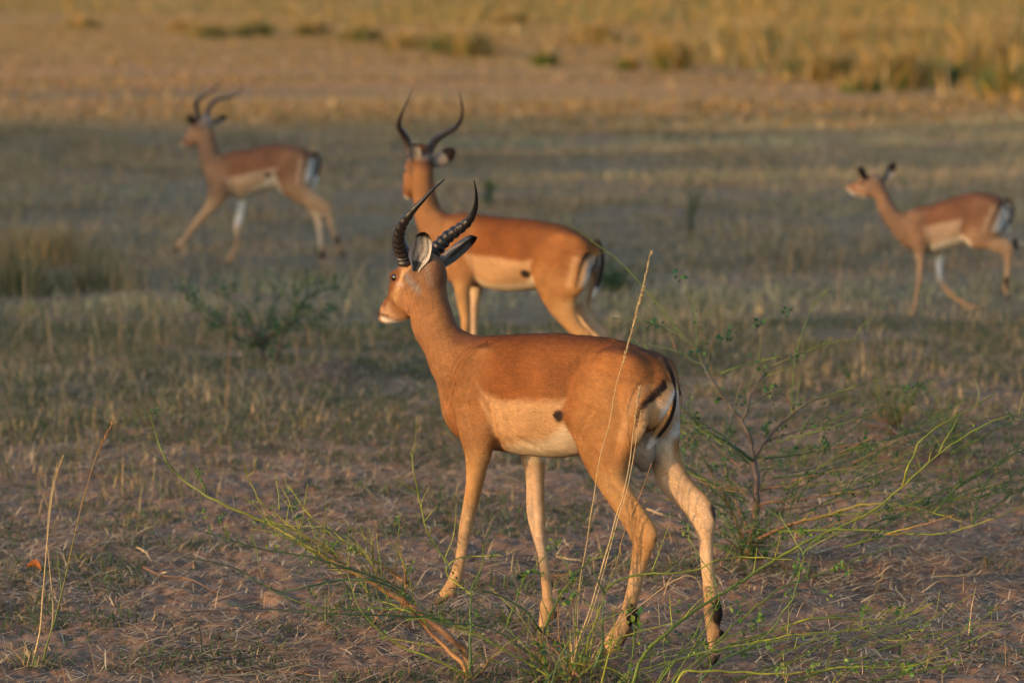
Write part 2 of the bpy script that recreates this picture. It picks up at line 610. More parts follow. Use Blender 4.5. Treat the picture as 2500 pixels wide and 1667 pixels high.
def make_horns(body, head, pairs, parent, r0, tips=0.003, rings=True, pal=(0.012, 0.010, 0.011)):
    """pairs: (uL, vL, uR, vR) of both horns seen at the same height; the side offset follows from symmetry"""
    out = {1: [], -1: []}
    for (ul, vl, ur, vr) in pairs:
        pxm = FPX / head.o[1]
        l = (ur - ul) / 2 / pxm / max(head.sy, 0.3)
        PL = body.loc(head.pt(ul, vl, l)); PR = body.loc(head.pt(ur, vr, -l))
        out[1].append(PL); out[-1].append(PR)
    for s in (1, -1):
        P = catmull(np.array(out[s]), 22)
        d = np.r_[0, np.cumsum(np.linalg.norm(np.diff(P, axis=0), axis=1))]
        L = d[-1]; t = d / L
        r = r0 * (1 - t ** 1.35) * (1 - 0.25 * t) + tips * (t > 0.5) * 0 + 0.0015
        if rings:
            ph = d / (0.0185 + 0.010 * t)
            saw = (ph % 1.0)
            r = r * (0.94 + 0.20 * np.maximum(0, np.sin(saw * math.pi)) ** 1.5 * np.clip((0.68 - t) / 0.15, 0, 1))
        V, F = tube(P, r, 16)
        n = len(P)
        V = V.reshape(n, 16, 3)
        # ridges lean: shift ring samples along the horn by angle
        V = V.reshape(-1, 3)
        F = np.asarray(F)
        base = np.array(pal)
        tt = np.repeat(t, 16)
        rr = np.repeat(r / r.max(), 16)
        col = base[None] * (1.5 - 0.9 * tt[:, None]) + np.array([0.018, 0.015, 0.016])[None] * (noise3(V, 0.02, 3)[:, None] * 0.5 + 0.3) * np.clip(0.75 - tt, 0, 1)[:, None]
        o = mesh_obj('horn', V, F, M_HORN, parent, True, np.clip(col, 0.008, 1))

def make_ear(body, base, tip, width, face, parent, cup=0.45, col_in='white', inner_dark=True, tipblack=0.2, back=None, dark_in=1.0):
    """base, tip world points; face = world direction the opening looks at"""
    base = np.asarray(base); tip = np.asarray(tip)
    ax = tip - base; L = np.linalg.norm(ax); ax /= L
    f = np.asarray(face, float); f = f - ax * (f @ ax); f /= np.linalg.norm(f)
    sd = np.cross(ax, f)
    ns, nt = 26, 17
    V = []; col = []
    cin = C[col_in]; cb = C['grey'] if back is None else C[back]
    for layer in (0, 1):
        for i in range(ns):
            s = i / (ns - 1)
            wd = width * 0.5 * ((0.32 + 0.68 * smooth01(s / 0.45)) * (1 - max(0, (s - 0.5) / 0.5) ** 2.6) ** 0.6)
            wd = max(wd, 0.0012)
            for j in range(nt):
                t = -1 + 2 * j / (nt - 1)
                dep = -cup * width * (1 - t * t) * (1 - 0.45 * s) * min(1, wd / (0.3 * width))
                curl = 0.10 * width * s * s
                p = base + ax * (L * s) + sd * (wd * math.sin(t * math.pi / 2)) + f * (dep + curl)
                nrm = f * 0.0022 * (1 - abs(t) ** 4)
                p = p + (nrm if layer == 0 else -nrm * 1.0)
                V.append(p)
                if layer == 0:
                    c = cin * dark_in * (0.50 + 0.45 * abs(t) ** 2)
                    if inner_dark:
                        st = abs(math.sin(t * 7.5 + 0.6 * math.sin(s * 9)))
                        dk = max(0, 1 - st * .95) * (1 - abs(t) ** 4) * (1.0 if 0.08 < s < 0.86 else 0.3)
                        c = c * (1 - dk * 0.9) + C['black'] * 1.6 * dk * 0.9
                    if s < 0.22 and abs(t) < 0.55: c = c * 0.25
                else:
                    c = cb
                k = min(1, max(0, (s - (1 - tipblack)) / 0.07 + 0.4 * (abs(t) - 0.4)))
                if s < 1 - tipblack: k = max(0, min(1, (abs(t) - 0.93) * 8)) * (0.2 if s > 0.4 else 0)
                col.append(c * (1 - k) + C['black'] * k)
    V = np.array(V)
    F = []
    for layer in (0, 1):
        o = layer * ns * nt
        for i in range(ns - 1):
            for j in range(nt - 1):
                q = [o + i * nt + j, o + i * nt + j + 1, o + (i + 1) * nt + j + 1, o + (i + 1) * nt + j]
                F.append(q if layer == 1 else q[::-1])
    o = ns * nt
    for i in range(ns - 1):
        for j in (0, nt - 1):
            q = [i * nt + j, (i + 1) * nt + j, o + (i + 1) * nt + j, o + i * nt + j]
            F.append(q if j == 0 else q[::-1])
    return mesh_obj('ear', body.loc(V), np.array(F), M_FUR, parent, True, np.array(col))

def uv_sphere(c, r, n=14, m=9, scale=(1, 1, 1)):
    V = []
    for i in range(m + 1):
        a = math.pi * i / m
        for j in range(n):
            b = 2 * math.pi * j / n
            V.append([math.sin(a) * math.cos(b) * scale[0], math.sin(a) * math.sin(b) * scale[1], math.cos(a) * scale[2]])
    V = np.array(V) * r + np.asarray(c)
    i = np.arange(m)[:, None] * n; j = np.arange(n)[None]
    j2 = (j + 1) % n
    F = np.stack([i + j, i + n + j, i + n + j2, i + j2], -1).reshape(-1, 4)
    return V, F

def make_eye(body, head, u, v, lat, r, parent, far=True):
    c = body.loc(head.pt(u, v, lat))
    V, F = uv_sphere(c, r)
    mesh_obj('eye', V, F, M_EYE, parent)
    if far:
        # the other eye: mirrored in the head's plane
        pw = head.pt(u, v, lat) - head.l * 2 * lat
        V, F = uv_sphere(body.loc(pw), r)
        mesh_obj('eye', V, F, M_EYE, parent)

def make_hoof(body, top, toe, width, parent, height=0.03):
    """top, toe: local points (coronet centre, tip of the toe); two claws"""
    top = np.asarray(top); toe = np.asarray(toe)
    ax = toe - top
    L = np.linalg.norm(ax)
    B = Batch()
    fwd = np.array([ax[0], ax[1], 0]); 
    if np.linalg.norm(fwd) < 0.3 * L: fwd = fwd + np.array([0.3 * L + 1e-4, 0, 0])
    fwd /= np.linalg.norm(fwd)
    lat = np.array([-fwd[1], fwd[0], 0])
    for s in (-1, 1):
        n = 7; P = []; rr = []
        rings = []
        for i in range(n):
            t = i / (n - 1)
            c = top + ax * t + lat * s * width * 0.27
            rx = width * 0.5 * (1 - 0.75 * t ** 2.2) * 0.62
            ry = width * 0.62 * (1 - 0.7 * t ** 1.6)
            a = np.arange(8) * 2 * math.pi / 8
            up = np.cross(ax / L, lat); up /= np.linalg.norm(up)
            rings.append(c[None] + np.cos(a)[:, None] * lat * rx * 0.9 + np.sin(a)[:, None] * up * ry * 0.8)
        V = np.concatenate(rings + [rings[0].mean(0)[None], rings[-1].mean(0)[None]])
        i = np.arange(n - 1)[:, None] * 8; j = np.arange(8)[None]; j2 = (j + 1) % 8
        F = np.stack([i + j, i + j2, i + 8 + j2, i + 8 + j], -1).reshape(-1, 4)
        B.add(V, F)
        T = [[8 * n, (k + 1) % 8, k] for k in range(8)] + [[8 * n + 1, 8 * (n - 1) + k, 8 * (n - 1) + (k + 1) % 8] for k in range(8)]
        B.F.setdefault(3, []).append(np.array(T) + B.n - len(V))
    return B.build('hoof', M_HOOF, parent)

class Animal:
    def __init__(s, label, u0, v0, yaw, group=None):
        o = gpos(u0, v0)
        s.fr = Frame(o, yaw)
        s.root = empty('impala', tuple(o), math.pi - yaw)
        tag(s.root, label, 'antelope', group)
        s.ch = []
        s.tint = np.ones(3); s.dull = 0.0; s.belly_z = .55; s.chest_x = .38
    def add(s, st, **k):
        ch = chain(s.fr, st, **k); s.ch.append(ch); return ch
    def lq(s, pts, lat=0.0):
        """picture points -> local (forward, up)"""
        return np.array([s.fr.loc(s.fr.pt(u, v, lat))[[0, 2]] for u, v in pts])
    def body(s, h, paint, it=2, name='body', grooves=(), hair=0, hlen=.011, hwid=.0008):
        G, lo, hh = grid_eval(s.ch, h)
        V, F = surface_nets(G, lo, hh)
        V = relax(V, F, it)
        col = skin_cols(V, s.ch)
        nrm = np.zeros_like(V)
        fn = np.cross(V[F[:, 2]] - V[F[:, 0]], V[F[:, 3]] - V[F[:, 1]])
        for a in range(4): np.add.at(nrm, F[:, a], fn)
        nrm /= np.linalg.norm(nrm, axis=1)[:, None] + 1e-12
        col = paint(s, V, nrm, col)
        V = V + nrm * (noise3(V, .07, 41) * .0022 + noise3(V, .03, 42) * .0010)[:, None]
        for pts, dep, wid, la in grooves:
            dd, _ = poly_dist(V[:, [0, 2]], s.lq(pts, la))
            V = V - nrm * (1.35 * dep * np.exp(-(dd / wid) ** 2) * (V[:, 1] * np.sign(la) > .0))[:, None]
        lum = (col * np.array([.3, .5, .2])).sum(1)[:, None]
        col = np.clip((col * (1 - s.dull) + lum * s.dull) * s.tint, 0.01, 1)  # mixes the grey look of shade into the coat colour
        o = mesh_obj(name, V, F, M_FUR, s.root, True, col)
        if hair:
            fn = np.cross(V[F[:, 2]] - V[F[:, 0]], V[F[:, 3]] - V[F[:, 1]])
            ar = np.linalg.norm(fn, axis=1)
            fi = rng.choice(len(F), hair, p=ar / ar.sum())
            w4 = rng.dirichlet([1, 1, 1, 1], hair)
            P = (V[F[fi]] * w4[..., None]).sum(1)
            cc = (col[F[fi]] * w4[..., None]).sum(1)
            n = fn[fi] / (ar[fi][:, None] + 1e-12)
            zb = s.belly_z
            body = smooth01((P[:, 2] - zb) / .08)[:, None] * smooth01((s.chest_x - P[:, 0]) / .1)[:, None]
            d = body * np.array([-1, 0, -.35]) + (1 - body) * np.array([-.2, 0, -1])
            d = d + np.stack([noise3(P, .06, 61), noise3(P, .06, 62), noise3(P, .06, 63)], -1) * .35 + rng.normal(0, .12, P.shape)
            d = d - n * (d * n).sum(1)[:, None]
            d /= np.linalg.norm(d, axis=1)[:, None] + 1e-9
            sd = np.cross(n, d)
            L_ = (hlen * rng.uniform(.6, 1.25, hair))[:, None]
            lift = rng.uniform(.10, .38, hair)[:, None]
            a_ = P - n * .0008
            T = np.stack([a_ - sd * hwid, a_ + sd * hwid, a_ + (d + n * lift) * L_], 1).reshape(-1, 3)
            cc = cc * rng.normal(1, .11, hair).clip(.5, 1.5)[:, None]
            h_ = mesh_obj('coat_hair', T, np.arange(len(T)).reshape(-1, 3), M_HAIR, s.root, False, np.repeat(np.clip(cc, .008, 1), 3, 0))
            h_['kind'] = 'stuff'
        return o

def painter(A, hd, sp):
    """coat pattern of an impala from a few picture lines: saddle edge, belly edge, flank fold, armpit, stripe, spot, decals"""
    f = A.fr
    def paint(a, V, N, col):
        Q = V[:, [0, 2]]
        n1 = noise3(V * np.array([.4, 1, 1]), .008, 1) * .005
        x, z = V[:, 0], V[:, 2]
        la = sp.get('lat', .10)
        def xline(pts):
            L_ = A.lq(pts, la); o = np.argsort(L_[:, 1])
            return np.interp(z, L_[o, 1], L_[o, 0])
        zone = smooth01((x - xline(sp['fold'])) / .02 + .5) * smooth01((xline(sp['pit']) - x) / .03 + .5) * (z > A.lq([sp['low']], 0)[0][1])
        up = above(Q, A.lq(sp['saddle'], la), .028, n1)
        bl = above(Q, A.lq(sp['belly'], la), .028, n1)
        c2 = lerp(col, C['flank'], zone * (1 - up))
        c2 = lerp(c2, C['belly'], zone * (1 - bl))
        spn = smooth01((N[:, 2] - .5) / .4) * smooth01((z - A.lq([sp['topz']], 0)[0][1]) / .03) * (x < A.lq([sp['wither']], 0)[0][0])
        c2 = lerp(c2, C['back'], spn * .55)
        st = A.lq(sp['stripe'], .09)
        o = np.argsort(st[:, 1])
        fx = np.interp(z, st[o, 1], st[o, 0])
        inz = smooth01((z - st[-1][1] + .02) / .03) * smooth01((st[0][1] + .004 - z) / .02)
        pk = lerp(np.tile(C['pale'] * .9, (len(V), 1)), C['white'] * .6, smooth01((fx - x - .014) / .02))
        pk = lerp(pk, C['black'] * 2, smooth01((.012 - np.abs(np.abs(V[:, 1]) - .035)) / .008))
        bh = (smooth01((fx - x) / .008 + .3) * inz)[:, None]
        c2 = c2 * (1 - bh) + pk * bh
        d, t = poly_dist(Q - np.array([.034, 0]), st)
        c2 = lerp(c2, C['pale'] * 1.1, smooth01((.034 - d) / .045) * .7 * inz * (x > fx))
        d, t = poly_dist(Q, st)
        c2 = lerp(c2, C['black'], smooth01((.016 * (1 - .5 * t) - d) / .010) * (np.abs(V[:, 1]) > .03))
        if 'spot' in sp:
            s_ = A.lq([sp['spot']], .12)[0]
            q = (Q - s_) / np.array([.028, .022])
            c2 = lerp(c2, C['black'] * 1.3, smooth01((1.15 - np.linalg.norm(q, axis=1)) / .4) * (np.abs(V[:, 1]) > .05))
        if 'tailtop' in sp:
            d, t = poly_dist(Q, A.lq(sp['tailtop'], 0))
            c2 = lerp(c2, C['black'] * 2, smooth01((.022 - d - np.abs(V[:, 1]) * .5) / .02) * .8)
        for pts, r, lt, nm, soft in sp.get('decals', ()):
            ln = A.lq(pts, lt)
            if len(ln) == 1: ln = np.vstack([ln, ln + 1e-4])
            dd, _ = poly_dist(Q, ln)
            side = (np.sign(lt) * V[:, 1] > .015) if abs(lt) > .01 else 1.0
            c2 = lerp(c2, C[nm], smooth01((r - dd) / soft) * side)
        H = hd.loc(f.o + V[:, :1] * f.h + V[:, 1:2] * f.l + V[:, 2:] * f.z)
        Qh = H[:, [0, 2]]
        for pts, r, nm, soft, amt in sp.get('head', ()):
            ln = np.array([hd.loc(hd.pt(u, v, 0))[[0, 2]] for u, v in pts])
            if len(ln) == 1: ln = np.vstack([ln, ln + 1e-4])
            dd, _ = poly_dist(Qh, ln)
            c2 = lerp(c2, C[nm], smooth01((r - dd) / soft) * amt * (z > A.lq([sp['headlow']], 0)[0][1]))
        d, t = poly_dist(Q, A.lq(sp['nape'], 0))
        c2 = lerp(c2, C['neckshade'], smooth01((.034 - d) / .03) * .8)  # shade along the back of the neck, painted as colour
        return c2 * (1 + .06 * noise3(V, .03, 31))[:, None]
    return paint

def make_tail(f, st, root, shift, h=.006, tip=.72):
    tl = chain(f, st, k=.004)
    tl['c'][:, 0] -= np.linspace(shift[0], shift[1], len(tl['c']))
    G, lo, hh = grid_eval([tl], h)
    V, F = surface_nets(G, lo, hh)
    V = relax(V, F, 1)
    ln = tl['c'][:, [0, 2]]
    d, t = poly_dist(V[:, [0, 2]], ln)
    o_ = np.argsort(ln[:, 1]); bx = np.interp(V[:, 2], ln[o_, 1], ln[o_, 0])
    sx = (V[:, 0] - bx)
    col = np.tile(C['grey'] * .7, (len(V), 1))  # tail sides coloured dark grey, standing in for shade
    col = lerp(col, C['black'], smooth01((-sx - .000) / .006) * smooth01((.95 - t) / .1))
    col = lerp(col, C['white'], smooth01((sx - .008) / .006))
    col = lerp(col, C['white'], smooth01((t - tip) / .12))
    col = lerp(col, C['black'] * 2, smooth01((.16 - t) / .1))
    return mesh_obj('tail', V, F, M_FUR, root, True, col)

def above(Q, line, soft, dith=None):
    """1 above a polyline (forward -> up), line given front to back"""
    o = np.argsort(line[:, 0])
    y = np.interp(Q[:, 0], line[o, 0], line[o, 1])
    d = Q[:, 1] - y
    if dith is not None: d = d + dith
    return smooth01(d / soft + 0.5)
# ---------- the near ram
def ram_near():
    A = Animal('large horned ram impala walking in front, sunlit, behind the green canes', 1350, 1578, R(35),
               'horned impala rams')
    f = A.fr
    hy = R(46)
    poll = f.pt(1045, 650)
    hd = Frame(poll, hy)
    L, Rr = 0.085, -0.085
    # torso
    A.add([(1128, 868, 1108, 1000, 0, .052), (1150, 838, 1122, 1048, 0, .075), (1180, 826, 1152, 1082, 0, .098), (1222, 819, 1200, 1097, 0, .115),
           (1270, 817, 1256, 1106, 0, .130), (1325, 815, 1316, 1114, 0, .138), (1385, 813, 1376, 1115, 0, .138), (1440, 816, 1428, 1098, 0, .128),
           (1495, 825, 1482, 1082, 0, .118), (1545, 842, 1530, 1065, 0, .108), (1590, 868, 1575, 1050, 0, .088), (1620, 900, 1604, 1030, 0, .060)],
          k=0.02, cols=['neck', 'shoulder', 'mix1', 'saddle', 'saddle', 'saddle', 'mix2', 'mix2', 'haunch', 'haunch', 'haunch', 'haunch'])
    # neck
    A.add([(1028, 690, 1090, 668, 0, .042), (1010, 740, 1094, 715, 0, .050), (1004, 785, 1104, 757, 0, .052), (1013, 820, 1114, 790, 0, .054), (1034, 862, 1134, 815, 0, .060),
           (1058, 918, 1168, 832, 0, .072), (1090, 975, 1205, 850, 0, .085)], k=0.03,
          cols=['neck'] * 7)
    # head
    hw = dict(frame=hd)
    A.add([(1046, 622, 1078, 700, 0, .040), (1018, 618, 1046, 728, 0, .052), (996, 632, 1022, 757, 0, .056), (981, 656, 1010, 775, 0, .053),
           (969, 688, 996, 780, 0, .043), (955, 712, 981, 781, 0, .034), (941, 733, 966, 783, 0, .029), (932, 747, 954, 785, 0, .026), (930, 757, 946, 784, 0, .021)],
          k=0.015, cols=['skull', 'skull', 'face', 'face', 'face', 'muzzle', 'muzzle', 'muzzle', 'muzzle'], **hw)
    # brow, eye sockets, nostril pad, chin
    for sgn in (1, -1):
        c = body_c = f.loc(hd.pt(991, 672, 0) + hd.l * sgn * 0.041)
        A.ch.append({'blob': True, 'c': c, 'r': np.array([.026, .017, .020]), 'k': 0.012, 'colv': C['face']})
    # cheek
    A.add([(1008, 700, 1040, 745, 0.03, .022), (992, 735, 1016, 772, .025, .018)], k=0.015, cols=['face', 'face'], **hw)
    # shoulder and near foreleg
    A.add([(1150, 870, 1215, 862, .062, .030), (1112, 960, 1226, 945, .080, .040), (1110, 1020, 1222, 1020, .088, .042), (1124, 1068, 1210, 1076, .088, .041),
           (1135, 1110, 1198, 1112, .086, .036), (1137, 1155, 1187, 1152, .084, .029), (1133, 1205, 1173, 1212, .082, .024), (1127, 1250, 1162, 1255, .080, .0225),
           (1119, 1302, 1149, 1302, .078, .0165), (1111, 1357, 1138, 1360, .076, .0150), (1099, 1402, 1128, 1410, .075, .0165), (1084, 1430, 1109, 1443, .075, .0145),
           (1071, 1448, 1093, 1460, .075, .014)], k=0.018,
          cols=['shoulder', 'shoulder', 'shoulder', 'shoulder', 'leg', 'leg', 'leg', 'legl', 'legl', 'legl', 'legl', 'legl', 'legl'],
          inner=['shoulder', 'shoulder', 'flank', 'leginner', 'leginner', 'leginner', 'leginner', 'leg', 'leg', 'leg', 'leg', 'leg', 'leg'])
    # far foreleg
    A.add([(1235, 940, 1320, 950, -.070, .034), (1250, 1040, 1330, 1050, -.078, .038), (1271, 1107, 1330, 1116, -.08, .034), (1282, 1166, 1330, 1168, -.08, .029), (1285, 1214, 1329, 1222, -.08, .025),
           (1287, 1256, 1331, 1264, -.08, .024), (1298, 1300, 1330, 1303, -.078, .0175), (1311, 1345, 1336, 1350, -.076, .015), (1319, 1402, 1345, 1406, -.075, .015), (1323, 1450, 1350, 1453, -.075, .0155),
           (1318, 1482, 1355, 1486, -.075, .0165), (1315, 1511, 1344, 1514, -.075, .0145), (1315, 1535, 1340, 1540, -.075, .015)], k=0.015,
          cols=['shoulder', 'leg', 'leg', 'leg', 'leg', 'leg', 'legl', 'legl', 'legl', 'legl', 'legl', 'legl', 'legl'],
          inner=['belly', 'leginner', 'leginner', 'leginner', 'leginner', 'leginner', 'leginner', 'leginner', 'legl', 'legl', 'legl', 'legl', 'legl'])
    # near hind leg
    A.add([(1452, 880, 1590, 905, .060, .050), (1402, 960, 1594, 985, .078, .054), (1392, 1030, 1573, 1045, .088, .052), (1405, 1088, 1549, 1080, .09, .050), (1428, 1135, 1536, 1120, .09, .045),
           (1452, 1172, 1533, 1160, .09, .038), (1476, 1210, 1544, 1192, .088, .031), (1500, 1245, 1563, 1226, .086, .026), (1524, 1283, 1586, 1260, .085, .0235), (1539, 1318, 1604, 1298, .085, .0235),
           (1541, 1352, 1592, 1342, .084, .019), (1538, 1395, 1574, 1396, .083, .016), (1529, 1440, 1561, 1447, .082, .0155), (1516, 1486, 1552, 1490, .08, .0175),
           (1504, 1518, 1541, 1530, .08, .016), (1484, 1548, 1523, 1568, .08, .0155), (1470, 1566, 1499, 1590, .08, .016)], k=0.022,
          cols=['haunch', 'thigh', 'thigh', 'thigh', 'thigh', 'leg', 'leg', 'leg', 'leg', 'leg', 'leg', 'legl', 'legl', 'legl', 'legl', 'legl', 'legl'],
          inner=['haunch', 'thigh', 'belly', 'belly', 'leginner', 'leginner', 'leginner', 'leginner', 'leginner', 'leg', 'leg', 'leg', 'leg', 'leg', 'leg', 'leg', 'leg'])
    # far hind leg
    A.add([(1545, 880, 1652, 915, -.060, .048), (1525, 960, 1664, 975, -.078, .054), (1545, 1040, 1662, 1040, -.086, .052), (1572, 1092, 1656, 1088, -.088, .046), (1590, 1135, 1662, 1124, -.088, .040),
           (1597, 1165, 1678, 1152, -.088, .035), (1613, 1190, 1694, 1175, -.088, .030), (1646, 1228, 1716, 1200, -.086, .026), (1677, 1262, 1737, 1224, -.085, .0235), (1696, 1300, 1744, 1258, -.085, .0235),
           (1706, 1338, 1741, 1315, -.084, .019), (1711, 1375, 1742, 1375, -.083, .016), (1717, 1436, 1749, 1438, -.082, .0155), (1719, 1480, 1760, 1482, -.08, .0175),
           (1722, 1525, 1758, 1532, -.08, .016), (1727, 1565, 1752, 1570, -.08, .0155), (1731, 1590, 1757, 1592, -.08, .016)], k=0.02,
          cols=['haunch', 'thigh', 'thigh', 'thigh', 'leg', 'leg', 'leg', 'leg', 'leg', 'legl', 'legl', 'legl', 'legl', 'legl', 'legl', 'legl', 'legl'],
          inner=['haunch', 'thigh', 'white', 'belly', 'leginner', 'leginner', 'leginner', 'leginner', 'leginner', 'leginner', 'leginner', 'leginner', 'legl', 'legl', 'legl', 'legl', 'legl'])
    # between the hind legs
    A.ch.append(blob(f, 1572, 1105, -.01, (.035, .030, .060), 0.02, 'grey'))
    A.ch.append(blob(f, 1545, 1085, 0, (.06, .05, .05), 0.03, 'belly'))
    for (u, v, la) in ((1549, 1502, .088), (1751, 1494, -.080)):      # dark hair tufts above the hind hooves
        A.ch.append(blob(f, u, v, la, (.013, .015, .026), 0.012, 'black'))
    # dew claws
    for (u, v, la) in ((1538, 1542, .083), (1760, 1545, -.083), (1353, 1500, -.075), (1107, 1446, .075)):
        A.ch.append(blob(f, u, v, la, (.009, .014, .011), 0.006, 'black'))

    lat = .11
    saddle = A.lq([(1120, 800), (1150, 900), (1188, 962), (1230, 975), (1300, 976), (1372, 976), (1410, 960), (1440, 930)], lat)
    bellyl = A.lq([(1100, 1060), (1170, 1085), (1215, 1090), (1262, 1084), (1300, 1079), (1345, 1068), (1372, 1045), (1400, 1020), (1430, 1020)], .09)
    spot = A.lq([(1366, 1016)], .12)[0]
    stripe = A.lq([(1602, 936), (1592, 955), (1579, 980), (1568, 1008), (1559, 1040), (1550, 1075)], .09)
    taildk = A.lq([(1565, 856), (1600, 884), (1622, 905)], .0)
    hump = A.lq([(1210, 820)], 0)[0]
    crease = A.lq([(1205, 880), (1215, 960), (1212, 1050)], .09)
    def paint(a, V, N, col):
        Q = V[:, [0, 2]]
        s1 = noise3(V * np.array([.4, 1, 1]), .006, 1) * .004 + noise3(V, .05, 5) * .004
        x = V[:, 0]
        zt = lambda line: line
        # torso zone: between armpit and thigh fold, off the legs
        fold = np.interp(V[:, 2], *np.array(sorted([(p[1], p[0]) for p in A.lq([(1395, 1066), (1384, 1030), (1381, 1000), (1395, 965), (1430, 930)], .1)])).T)
        pit = np.interp(V[:, 2], *np.array(sorted([(p[1], p[0]) for p in A.lq([(1215, 1095), (1208, 1040), (1205, 1000), (1190, 965), (1175, 930)], .1)])).T)
        intorso = smooth01((x - fold) / .018 + .5) * smooth01((pit - x) / .05 + .5)
        near_t = intorso * (V[:, 2] > A.lq([(1300, 1135)], 0)[0][1])
        up = above(Q, saddle, .034, s1)
        c2 = lerp(col, C['flank'], near_t * (1 - up))
        # pale patch climbing behind the shoulder
        bl = above(Q, bellyl, .036, s1)
        c2 = lerp(c2, C['belly'], near_t * (1 - bl))
        # darker spine
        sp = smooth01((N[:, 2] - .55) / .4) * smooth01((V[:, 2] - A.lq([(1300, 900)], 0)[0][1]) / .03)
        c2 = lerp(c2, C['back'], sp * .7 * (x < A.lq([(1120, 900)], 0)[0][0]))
        # haunch rich brown above, tan below
        # dark spot
        q = (Q - spot) / np.array([.020, .024])
        m = smooth01((1.15 - np.linalg.norm(q, axis=1) + noise3(V, .012, 2) * .22) / .5) * (np.abs(V[:, 1]) > .06)
        c2 = lerp(c2, C['black'] * 1.3, m)
        # rump: white behind the stripe, black stripe
        d, t = poly_dist(Q, stripe)
        o = np.argsort(stripe[:, 1])
        fx = np.interp(V[:, 2], stripe[o, 1], stripe[o, 0])
        inz = smooth01((V[:, 2] - stripe[-1][1] + .02) / .03) * smooth01((stripe[0][1] + .004 - V[:, 2]) / .02)
        beh = smooth01((fx - x) / .008 + .3) * inz
        pinkish = lerp(np.tile(C['pale'], (len(V), 1)), C['white'], smooth01((fx - x - .020 - .015 * noise3(V, .03, 77)) / .022))
        c2 = c2 * (1 - beh[:, None]) + pinkish * beh[:, None]
        wd = .0175 * (1 - .75 * t)
        c2 = lerp(c2, C['black'], smooth01((wd - d + noise3(V, .012, 4) * .0025) / .008) * (np.abs(V[:, 1]) > .03))
        # dark patch leading to the tail
        d, t = poly_dist(Q, taildk)
        c2 = lerp(c2, C['black'] * 2, smooth01((.022 - d - np.abs(V[:, 1]) * .55 + noise3(V, .01, 8) * .004) / .015) * .85)
        # pale front edge of the stripe
        d, t = poly_dist(Q - np.array([.032, 0]), stripe)
        c2 = lerp(c2, C['pale'], smooth01((.022 - d) / .02) * .4 * inz * (x > fx))
        # legs: fetlock glands, hocks
        def deca(pts, r, la, colr, soft=.006, amt=1.0, rag=.0):
            nonlocal c2
            ln = A.lq(pts, la)
            if len(ln) == 1: ln = np.vstack([ln, ln + 1e-4])
            dd, _ = poly_dist(Q, ln)
            side = np.sign(la) * V[:, 1] > .02
            c2 = lerp(c2, colr, smooth01((r - dd + (rag + .003) * noise3(V, .012, 9)) / (soft + .003)) * side * amt)
        deca([(1550, 1486), (1547, 1514)], .024, .08, C['black'])
        deca([(1540, 1535), (1520, 1570)], .007, .08, C['black'])
        deca([(1760, 1473), (1761, 1510)], .024, -.08, C['black'])
        deca([(1761, 1505), (1763, 1540), (1758, 1575)], .013, -.08, C['black'])
        deca([(1606, 1298), (1602, 1318)], .007, .085, C['black'])
        deca([(1744, 1236), (1752, 1262)], .016, -.085, C['black'] * 3)
        deca([(1560, 1450), (1552, 1480)], .006, .08, C['legdark'])
        deca([(1358, 1486), (1352, 1502)], .008, -.075, C['black'] * 1.5)
        deca([(1556, 1300), (1565, 1350)], .010, .08, C['legdark'], .015, .5)  # groove shade beside the tendon painted into the coat
        deca([(1300, 1220), (1308, 1275)], .014, -.08, C['grey'] * 1.6, .02, .6)
        # dark hairline at the back of the near thigh
        deca([(1552, 1070), (1540, 1120), (1533, 1160)], .008, .09, C['crown'], .012, .75, .003)
        # far thigh inside top
        deca([(1605, 1112), (1628, 1132), (1660, 1165)], .010, -.08, C['grey'], .02, .5, .003)
        # ---- head and neck in the head's own frame
        Pw = f.o + V[:, :1] * f.h + V[:, 1:2] * f.l + V[:, 2:] * f.z
        H = hd.loc(Pw)
        hq = lambda pts, la=0: np.array([hd.loc(hd.pt(u, v, la))[[0, 2]] for u, v in pts])
        Qh = H[:, [0, 2]]
        ishead = smooth01((V[:, 2] - A.lq([(1010, 800)], 0)[0][1]) / .02) * (x > A.lq([(1110, 700)], 0)[0][0])
        def hdec(pts, r, colr, soft=.01, amt=1., la=0, cond=None, rag=.003):
            nonlocal c2
            ln = hq(pts, la)
            if len(ln) == 1: ln = np.vstack([ln, ln + 1e-4])
            dd, _ = poly_dist(Qh, ln)
            m = smooth01((r - dd + rag * noise3(V, .006, 19)) / soft) * ishead * amt
            if cond is not None: m = m * cond
            c2 = lerp(c2, colr, m)
        side = smooth01((np.abs(H[:, 1]) - .018) / .012)
        hdec([(962, 672), (962, 682)], .020, C['black'] * 2.5, .012, .9, .044, side)
        hdec([(1004, 640), (990, 660), (982, 700), (975, 728)], .022, C['pale'] * 1.2, .024, .85, .04, side)     # pale streak round the eye
        hdec([(978, 690), (992, 694)], .011, C['white'], .018, .55, .04, side)
        hdec([(1010, 672), (1022, 690), (1036, 706)], .022, C['grey'] * 1.2, .022, .8, .02)
        hdec([(1040, 640), (1062, 650), (1070, 690)], .022, C['grey'], .03, .6, .0)
        hdec([(982, 672), (965, 697), (945, 722), (931, 744)], .032, C['nose'] * .85, .016, .9, .020)
        hdec([(930, 752), (975, 775)], .020, C['muzzle'], .016, .6, .02)
        hdec([(938, 780), (956, 787)], .016, C['chin'], .012, 1., .018)
        hdec([(948, 756), (962, 764), (975, 768)], .012, C['pale'] * 1.2, .014, .7, .0)
        hdec([(1000, 715), (1004, 745)], .022, C['thigh'] * 1.1, .03, .8, .0)
        hdec([(962, 784), (985, 782), (1003, 779)], .006, C['chin'], .012, .6, .0)
        hdec([(930, 765), (950, 770)], .0065, C['black'], .006, .9, .02, None, .0)
